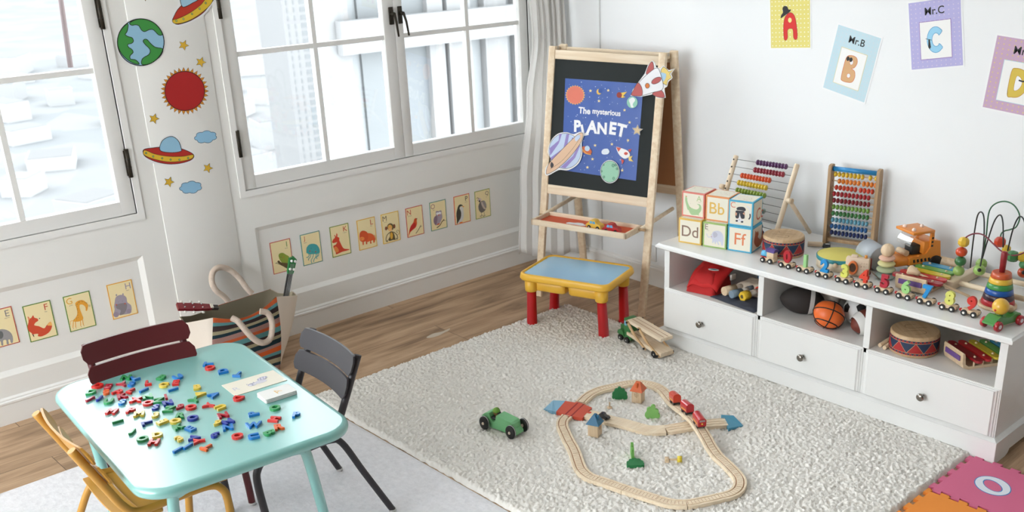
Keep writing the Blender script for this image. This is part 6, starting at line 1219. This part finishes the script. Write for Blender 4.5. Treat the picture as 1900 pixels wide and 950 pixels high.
b = MB(T); b.lathe([(.0590, .028), (.0560, .038), (.0520, .047)], mat((222, 220, 216), .6), 32, cap=False); 
for i in range(len(b.v)): x_, y_, z_ = b.v[i]; b.v[i] = (x_ * 1.035, y_ * 1.035, z_ * 1.035)
b.build('white_stripe', t)
for i in range(5): q = MB(T); q.box((0, .0625, -.03 + .014 * i), (.018, .004, .003), mat((90, 84, 80), .6), .001); q.build('lace', t)
t, T = egg('baseball', (3.835, 2.368, SZ + .062), .062, .062, (1, 0, .2), (206, 196, 184), 'pale baseball at the back of the middle shelf behind the dark football')
q = MB(); q.tube([V((-.0605 * math.cos(a), .030 + .012 * math.sin(3 * a), .0605 * math.sin(a) * .9)) for a in (-.9 + 1.8 * i / 16 for i in range(17))], .0018, mat((176, 90, 80), .6), 6); q.build('stitching', t)
bc = V((3.618, 2.222, SZ + .062)); t, T = egg('basketball', bc, .068, .060, (.55, -.75, -.35), (236, 110, 44), 'orange toy basketball with black lines in the middle shelf', .4)
for ax in (V((0, 0, 1)), V((1, 0, 0)), V((0, 1, 0))):
    u1 = ax.orthogonal().normalized(); u2 = ax.cross(u1); q = MB(T); pts = []
    for i in range(40): a = 2 * PI * i / 40; d = u1 * math.cos(a) + u2 * math.sin(a); s = math.hypot(d.x, d.y); pts.append(V((d.x * .0608, d.y * .0608, d.z * .0688)))
    q.tube(pts, .0026, BLACK, 6, closed=True, cap=False); q.build('seam', t)
for sg in (-1, 1): q = MB(T); q.tube([V((sg * .0608 * math.sqrt(max(0, 1 - (.62 * math.cos(a)) ** 2 - (.72 * math.sin(a)) ** 2)), .0608 * .62 * math.cos(a), .0688 * .72 * math.sin(a))) for a in (2 * PI * i / 30 for i in range(30))], .0026, BLACK, 6, closed=True, cap=False); q.build('seam', t)
t, T = egg('soccer_ball', (3.745, 2.155, SZ + .064), .064, .064, (0, 0, 1), (222, 222, 220), 'white and black soccer ball behind the basketball', .45)
ph = (1 + 5 ** .5) / 2; ico = [V(v).normalized() for v in [(0, a, b_ * ph) for a in (-1, 1) for b_ in (-1, 1)] + [(a, b_ * ph, 0) for a in (-1, 1) for b_ in (-1, 1)] + [(b_ * ph, 0, a) for a in (-1, 1) for b_ in (-1, 1)]]
Rr = MX.Rotation(.5, 3, 'Z') @ MX.Rotation(.35, 3, 'X')
for d in ico:
    d = Rr @ d; u1 = d.orthogonal().normalized(); u2 = d.cross(u1); q = MB(); ctr_ = [d * .0648]; P = []
    for i in range(20):
        a = 2 * PI * i / 20; rr_ = .36 * math.cos(PI / 5) / math.cos((a % (2 * PI / 5)) - PI / 5); P.append((d + (u1 * math.cos(a) + u2 * math.sin(a)) * rr_).normalized() * .0646)
    M1 = [(d + (p / .0646 - d) * .5).normalized() * .0648 for p in P]
    q.add(ctr_ + M1 + P, [(0, 1 + i, 1 + (i + 1) % 20) for i in range(20)] + [(1 + i, 21 + i, 21 + (i + 1) % 20, 1 + (i + 1) % 20) for i in range(20)], BLACK, True); q.build('black_patch', t)
ax = V((-.72, .42, -.25)); t, T = egg('toy_football', (3.672, 2.072, SZ + .056), .070, .052, ax, (112, 50, 36), 'small brown football with white band at the right of the middle shelf', .55)
b = MB(T); b.lathe([(.0498, .016), (.0468, .030), (.0420, .042), (.0375, .049)], mat((226, 224, 220), .55), 32, cap=False)
for i in range(len(b.v)): x_, y_, z_ = b.v[i]; b.v[i] = (x_ * 1.05, y_ * 1.05, z_ * 1.05)
b.build('white_band', t)
for k, (a, b_) in enumerate((((3.585, 1.952), (3.80, 1.965)), ((3.575, 1.925), (3.78, 1.945)))):
    q = MB(); q.cyl((*a, SZ + .009), (*b_, SZ + .009), .0085, BEECH, n=12); tag(q.build('rhythm_stick'), 'wooden rhythm stick beside the divider left of the shelf drum' if k == 0 else 'wooden rhythm stick nearer to the shelf drum', 'drumstick', 'wooden rhythm sticks')
# ------------------------------------------------------------------ tote bag with guitar and ukulele
t = thing('tote_bag', 'canvas tote bag with knitted stripes and rope handles under the window', 'bag', (1.96, 4.32, 0)); MI = MX.Translation((-1.96, -4.32, 0))
canvas, lining = mat((226, 214, 200), .85, bump=.3, bscale=500), mat((150, 140, 118), .85, bump=.2, bscale=400)
def knit(c): return mat(c, .95, spec=.1, bump=1.0, bscale=260)
SC_ = [knit(c) for c in ((196, 96, 60), (96, 148, 150), (66, 54, 54), (168, 158, 128), (40, 58, 66), (166, 128, 120), (204, 96, 52))]
order = [0, 1, 2, 3, 4, 5, 0, 1, 2, 3, 4, 5, 6, 1, 2, 3, 4, 5, 0, 1, 2, 3, 4]
FLt, FRt = FY(395, 590, 4.20), FY(513, 551, 4.21)
BRt, BLt = FY(502, 536, 4.45), FY(388, 572, 4.45)
GR = FY(552, 548, 4.30); GR2 = FY(543, 540, 4.42); GL = FY(340, 600, 4.28); GL2 = FY(333, 588, 4.40)
top = [(FLt, 's')] 
def lerp(a, b, s): return a + (b - a) * s
sags = []; topring = []; botring = []; kind = []
def seg(a, b, A, B, n, k, sag=0.0, bul=(0, 0)):
    for i in range(n):
        s = i / n; p = lerp(V(a), V(b), s); sags.append(sag * math.sin(PI * s)); topring.append(p); q = lerp(V(A), V(B), s); botring.append(q + V((bul[0], bul[1], 0)) * math.sin(PI * s)); kind.append(k)
b0, b1, b2, b3 = (1.765, 4.205, .004), (2.088, 4.205, .004), (2.10, 4.46, .004), (1.76, 4.46, .004)
bR = (2.16, 4.30, .06); bL = (1.70, 4.30, .05)
seg(FLt, FRt, b0, b1, 18, 's', .045); seg(FRt, GR, b1, (2.13, 4.26, .03), 5, 'c'); seg(GR, GR2, (2.13, 4.26, .03), (2.13, 4.42, .02), 5, 'c'); seg(GR2, BRt, (2.13, 4.42, .02), b2, 3, 'c', .02)
seg(BRt, BLt, b2, b3, 14, 'b', .0); seg(BLt, GL2, b3, (1.73, 4.42, .02), 3, 'c', .01); seg(GL2, GL, (1.73, 4.42, .02), (1.73, 4.27, .02), 5, 'c'); seg(GL, FLt, (1.73, 4.27, .02), b0, 5, 'c')
N_ = len(topring); R_ = 44
def ringat(h, ins):
    out = []
    for i in range(N_):
        p = lerp(botring[i], topring[i], h); p = V((p.x, p.y, p.z - sags[i] * h ** 5)); c = V((1.95, 4.33, p.z)); bul = .022 * math.sin(PI * min(1, h * 1.05)) if kind[i] == 's' else .012 * math.sin(PI * h); d = (p - c); d.z = 0; d.normalize(); p = p + d * (bul - ins) + V((0, 0, .004 * noise.noise((p.x * 9, p.y * 9, h * 4)))); p.z = max(p.z, .002); out.append(p)
    return out
outer = MB(MI); rings = [ringat(h / R_, 0) for h in range(R_ + 1)]
mo = [mat((0, 0, 0))]
for i in range(R_):
    zz = (R_ - 1 - i); 
    for k in range(N_):
        m_ = canvas if kind[k] == 'c' else (SC_[6] if i >= R_ - 1 else SC_[order[(R_ - 1 - i) * 10 // 24 % len(order)]])
        if kind[k] == 'b': m_ = canvas if i < R_ - 1 else SC_[6]
        if m_ not in outer.mats: outer.mats.append(m_)
base = len(outer.v); outer.v += [tuple(MI @ p) for r in rings for p in r]
for i in range(R_):
    for k in range(N_):
        m_ = canvas if kind[k] != 's' and not (kind[k] == 'b' and i == R_ - 1) else (SC_[6] if i >= R_ - 1 else SC_[order[(R_ - 1 - i) * 10 // 24 % len(order)]])
        outer.f.append([i * N_ + k, i * N_ + (k + 1) % N_, (i + 1) * N_ + (k + 1) % N_, (i + 1) * N_ + k]); outer.mi.append(outer.mats.index(m_)); outer.sm.append(True)
outer.f.append(list(range(N_))[::-1]); outer.mi.append(0); outer.sm.append(False); outer.build('bag_body', t)
inner = MB(MI); inner.ring([ringat(h / 10, .006) for h in (10, 9, 7, 5, 3, 1)], lining, True, False); inner.build('lining', t, label='olive grey lining')
def rope(pts, name='handle'):
    P = catmull(pts, 8, False); q = MB(MI); n = len(P); L = 0; rr = []
    PP = []
    for a, b_ in zip(P, P[1:]):
        for s in range(3): PP.append(lerp(a, b_, s / 3))
    rr = [.0132 + .0016 * math.sin(i * 2.2) for i in range(len(PP))]; q.tube(PP, rr, mat((214, 196, 180), .9, bump=.4, bscale=300), 12); q.build(name, t, label='cream rope handle')
yf = 4.165
rope([FY(525 - 95, 590, 4.185), FY(441, 596, yf), FY(455, 612, yf - .01), FY(470, 628, yf - .015), FY(486, 636, yf - .02), FY(500, 630, yf - .015), FY(505, 610, yf - .01), FY(503, 592, yf), FY(495, 580, yf + .01), FY(482, 578, 4.185)])
rope([FY(468, 545, 4.462), FY(458, 535, 4.475), FY(443, 515, 4.49), FY(425, 500, 4.50), FY(407, 496, 4.50), FY(395, 505, 4.50), FY(393, 522, 4.49), FY(400, 538, 4.48), FY(415, 550, 4.47), FY(424, 560, 4.462)])
# red guitar head at the left, green ukulele at the right
K3 = lambda x, y, yy: FY(310 + x / 3.959, 460 + y / 3.959, yy)
a, b_ = K3(75, 432, 4.33), K3(310, 478, 4.33); dirn = (b_ - a).normalized(); t = thing('toy_guitar', 'dark red toy guitar head sticking out of the left side of the tote', 'guitar', M=frame(a, dirn, None, (0, -.55, .83)))
IM = MX.Identity(4); b = MB(); Lg = (b_ - a).length; b.prism([(0, -.020), (0, .020), (Lg * .55, .019), (Lg * .92, .015), (Lg, .012), (Lg, -.012), (Lg * .92, -.015), (Lg * .55, -.020)], -.007, .007, mat((128, 22, 34), .35, coat=.4)); b.build('headstock', t)
b = MB(); b.bx(Lg * .95, Lg + .004, -.012, .012, .004, .012, mat((226, 220, 206), .4)); b.build('nut', t); b = MB(); b.bx(Lg, Lg + .03, -.011, .011, -.008, .006, mat((52, 44, 42), .5)); b.build('neck', t)
for i in range(3):
    for s in (-1, 1): x = Lg * (.18 + .26 * i); q = MB(); q.cyl((x, s * .011, .006), (x, s * .011, .014), .003, mat((206, 206, 206), .25, .9), n=10); q.cyl((x, s * .020, 0), (x, s * .030, 0), .002, mat((206, 206, 206), .25, .9), n=8); q.sph((x, s * .034, 0), .006, mat((232, 228, 220), .35), 10, (1.2, 1, .7)); q.build('tuning_peg', t)
c0, c1 = K3(925, 62, 4.36), K3(878, 330, 4.36); dr = (c0 - c1).normalized(); t = thing('ukulele', 'green toy ukulele head with white pegs sticking up from the tote', 'ukulele', M=frame(c1, V((dr.z, 0, -dr.x)), dr))
Lu = (c0 - c1).length; b = MB(); g_ = mat((28, 122, 58), .4, coat=.3); b.prism([(-.012, Lu * .52), (-.016, Lu * .58), (-.019, Lu * .95), (-.004, Lu * .985), (.0, Lu * 1.01), (.006, Lu * .985), (.020, Lu * .93), (.016, Lu * .58), (.012, Lu * .52)], -.006, .006, g_); b.build('headstock', t, label='green headstock')
b = MB(); b.bx(-.012, .012, -.10, Lu * .53, -.006, .006, mat((32, 32, 34), .5)); b.build('neck', t)
for i in range(4): q = MB(); x = -.0075 + .005 * i; q.cyl((x, -.10, .0066), (x * 1.1, Lu * .8, .0066), .0007, mat((190, 190, 190), .3, .6), n=6); q.build('string', t)
for s in (-1, 1):
    for f_ in (.66, .88): q = MB(); q.sph((s * .0095, Lu * f_, .011), .0065, mat((238, 238, 236), .35), 12); q.build('tuning_peg', t)
# ------------------------------------------------------------------ the world outside the windows
def outside(name, mb, label, cat='building', grp=None): return tag(mb.build(name), label, cat, grp)
def city_mat():  # haze is put into the ground colour as nearly equal pale tones
    m = bpy.data.materials.new('haze_toned_city'); m.use_nodes = True; nt = m.node_tree; b = nt.nodes['Principled BSDF']; N = nt.nodes.new; L = nt.links.new
    tc = N('ShaderNodeTexCoord'); vo = N('ShaderNodeTexVoronoi'); vo.inputs['Scale'].default_value = .02; nz = N('ShaderNodeTexNoise'); nz.inputs['Scale'].default_value = .014; nz.inputs['Detail'].default_value = 6
    L(tc.outputs['Object'], vo.inputs[0]); L(tc.outputs['Object'], nz.inputs[0]); mx = N('ShaderNodeMix'); mx.data_type = 'RGBA'; mx.inputs[0].default_value = .5; L(vo.outputs['Color'], mx.inputs[6]); L(nz.outputs['Fac'], mx.inputs[7])
    cr = N('ShaderNodeValToRGB'); cr.color_ramp.elements[0].position = .3; cr.color_ramp.elements[0].color = (*CITY0, 1); cr.color_ramp.elements[1].position = .6; cr.color_ramp.elements[1].color = (*CITY1, 1)
    L(mx.outputs[2], cr.inputs[0]); L(cr.outputs[0], b.inputs['Base Color']); b.inputs['Roughness'].default_value = 1; b.inputs['Specular IOR Level'].default_value = 0; return m
KO = 2.1 / WORLD
CITY0, CITY1 = tuple(.60 * KO * x for x in (.97, 1, 1.02)), tuple(.67 * KO * x for x in (.99, 1, 1))
g = MB(); g.add([(-900, 60, -170), (2200, 60, -170), (2200, 2800, -170), (-900, 2800, -170)], [(0, 1, 2, 3)], city_mat()); tag(g.build('ground_outside'), kind='structure')
def em(v, tint=(1, 1, 1)):
    v = v * KO 
    k = ('o', v, tint); 
    if k in _M: return _M[k]
    m = bpy.data.materials.new('facade'); m.use_nodes = True; b = m.node_tree.nodes['Principled BSDF']; b.inputs['Base Color'].default_value = (v * tint[0], v * tint[1], v * tint[2], 1); b.inputs['Roughness'].default_value = .9; b.inputs['Specular IOR Level'].default_value = 0; _M[k] = m; return m
rr = random.Random(21); placed = []
for k in range(160):
    px, py = rr.uniform(0, 600), rr.uniform(60, 420); p = FZ(px, py, -170)
    if p.y > 1400 or p.y < 120: continue
    if any((p - o_).length < 75 for o_ in placed): continue
    placed.append(p)
    w_, d_, h_ = rr.uniform(18, 46), rr.uniform(18, 46), rr.uniform(6, 22); b = MB(TR(p.x, p.y, -170, rr.uniform(0, 1.5))); b.bx(-w_ / 2, w_ / 2, -d_ / 2, d_ / 2, 0, h_, em(rr.choice((1.1, 1.2, 1.3)))); b.bx(-w_ / 2 + 1, w_ / 2 - 1, -d_ / 2 + 1, d_ / 2 - 1, h_, h_ + .4, em(rr.choice((.58, .62, .66))))  # walls painted lighter than roofs to offset their shade and imitate haze
    outside('distant_building', b, 'pale hazy low building in the distant city seen through the windows', 'building', 'hazy distant low buildings')
# slender tower with a grid of windows, seen in the left half of window_2
P0 = FY(575, 60, 380); tw = thing('tower_block', 'tall white tower with a grid of windows seen through the left casement', 'building', (P0.x, 380, -170))
b = MB(); b.bx(-11, 8, 0, 20, 0, 330, em(.80)); b.build('wall', tw)
for i in range(13, 50):
    for j, (x0, x1) in enumerate(((-9.2, -8.6), (-6.2, -5.6), (-3.4, -.9), (.9, 3.4))):
        b = MB(); z = i * 3.0; b.bx(x0, x1, -.10, .05, z, z + 1.9, em(.66, (.97, 1, 1.02))); b.build('tower_window', tw)
# neighbouring wing of the house: white posts with grey panels, right half of the casements
nw = thing('neighbouring_wing', 'white building wing with broad posts and grey glass seen through the windows', 'building', (5.2, 9.5, -8))
def wing(px0, px1, y, v, name, z0=-12.0, z1=6.0, d=.3, tint=(1, 1, 1)):
    a, b__ = FY(px0, 150, y), FY(px1, 150, y); q = MB(MX.Translation((-5.2, -9.5, 8))); q.bx(a.x, b__.x, y, y + d, z0, z1, em(v, tint)); q.build(name, nw)
wing(612, 1010, 9.58, 1.0, 'rear_wall', tint=(.96, 1, 1.02))
wing(618, 658, 9.47, .80, 'post', d=.1); wing(802, 830, 9.47, .80, 'post', d=.1); wing(838, 880, 9.47, .84, 'post', d=.1); wing(905, 945, 9.47, .78, 'post', d=.1); wing(960, 1010, 9.47, .70, 'post', d=.1)
for (px0, px1, py0, py1) in ((648, 840, 60, 96),):
    a, b__ = FY(px0, py1, 9.25), FY(px1 + 150, py0, 9.25); q = MB(MX.Translation((-5.2, -9.5, 8))); q.bx(a.x, b__.x, 9.36, 9.46, a.z - .05, a.z + .28, em(.74)); q.build('cross_beam', nw)
wing(675, 732, 9.54, .62, 'glass_panel', d=.05, tint=(.95, 1, 1.02)); wing(742, 800, 9.54, .60, 'glass_panel', d=.05, tint=(.95, 1, 1.02))
# reddish rod hanging outside the left window
a, b__ = FY(104, -60, 4.9), FY(131, 125, 4.9); q = MB(); q.cyl(a, b__, .011, mat((112, 98, 98), .7)); q.cyl(a + V((0, 0, .3)), a, .011, mat((112, 98, 98), .7)); q.cyl((a.x, 4.9, a.z + .3), (a.x, 4.68, a.z + .3), .011, mat((112, 98, 98), .7)); tag(q.build('awning_rod'), 'dull reddish rod hanging outside the left window', 'rod')
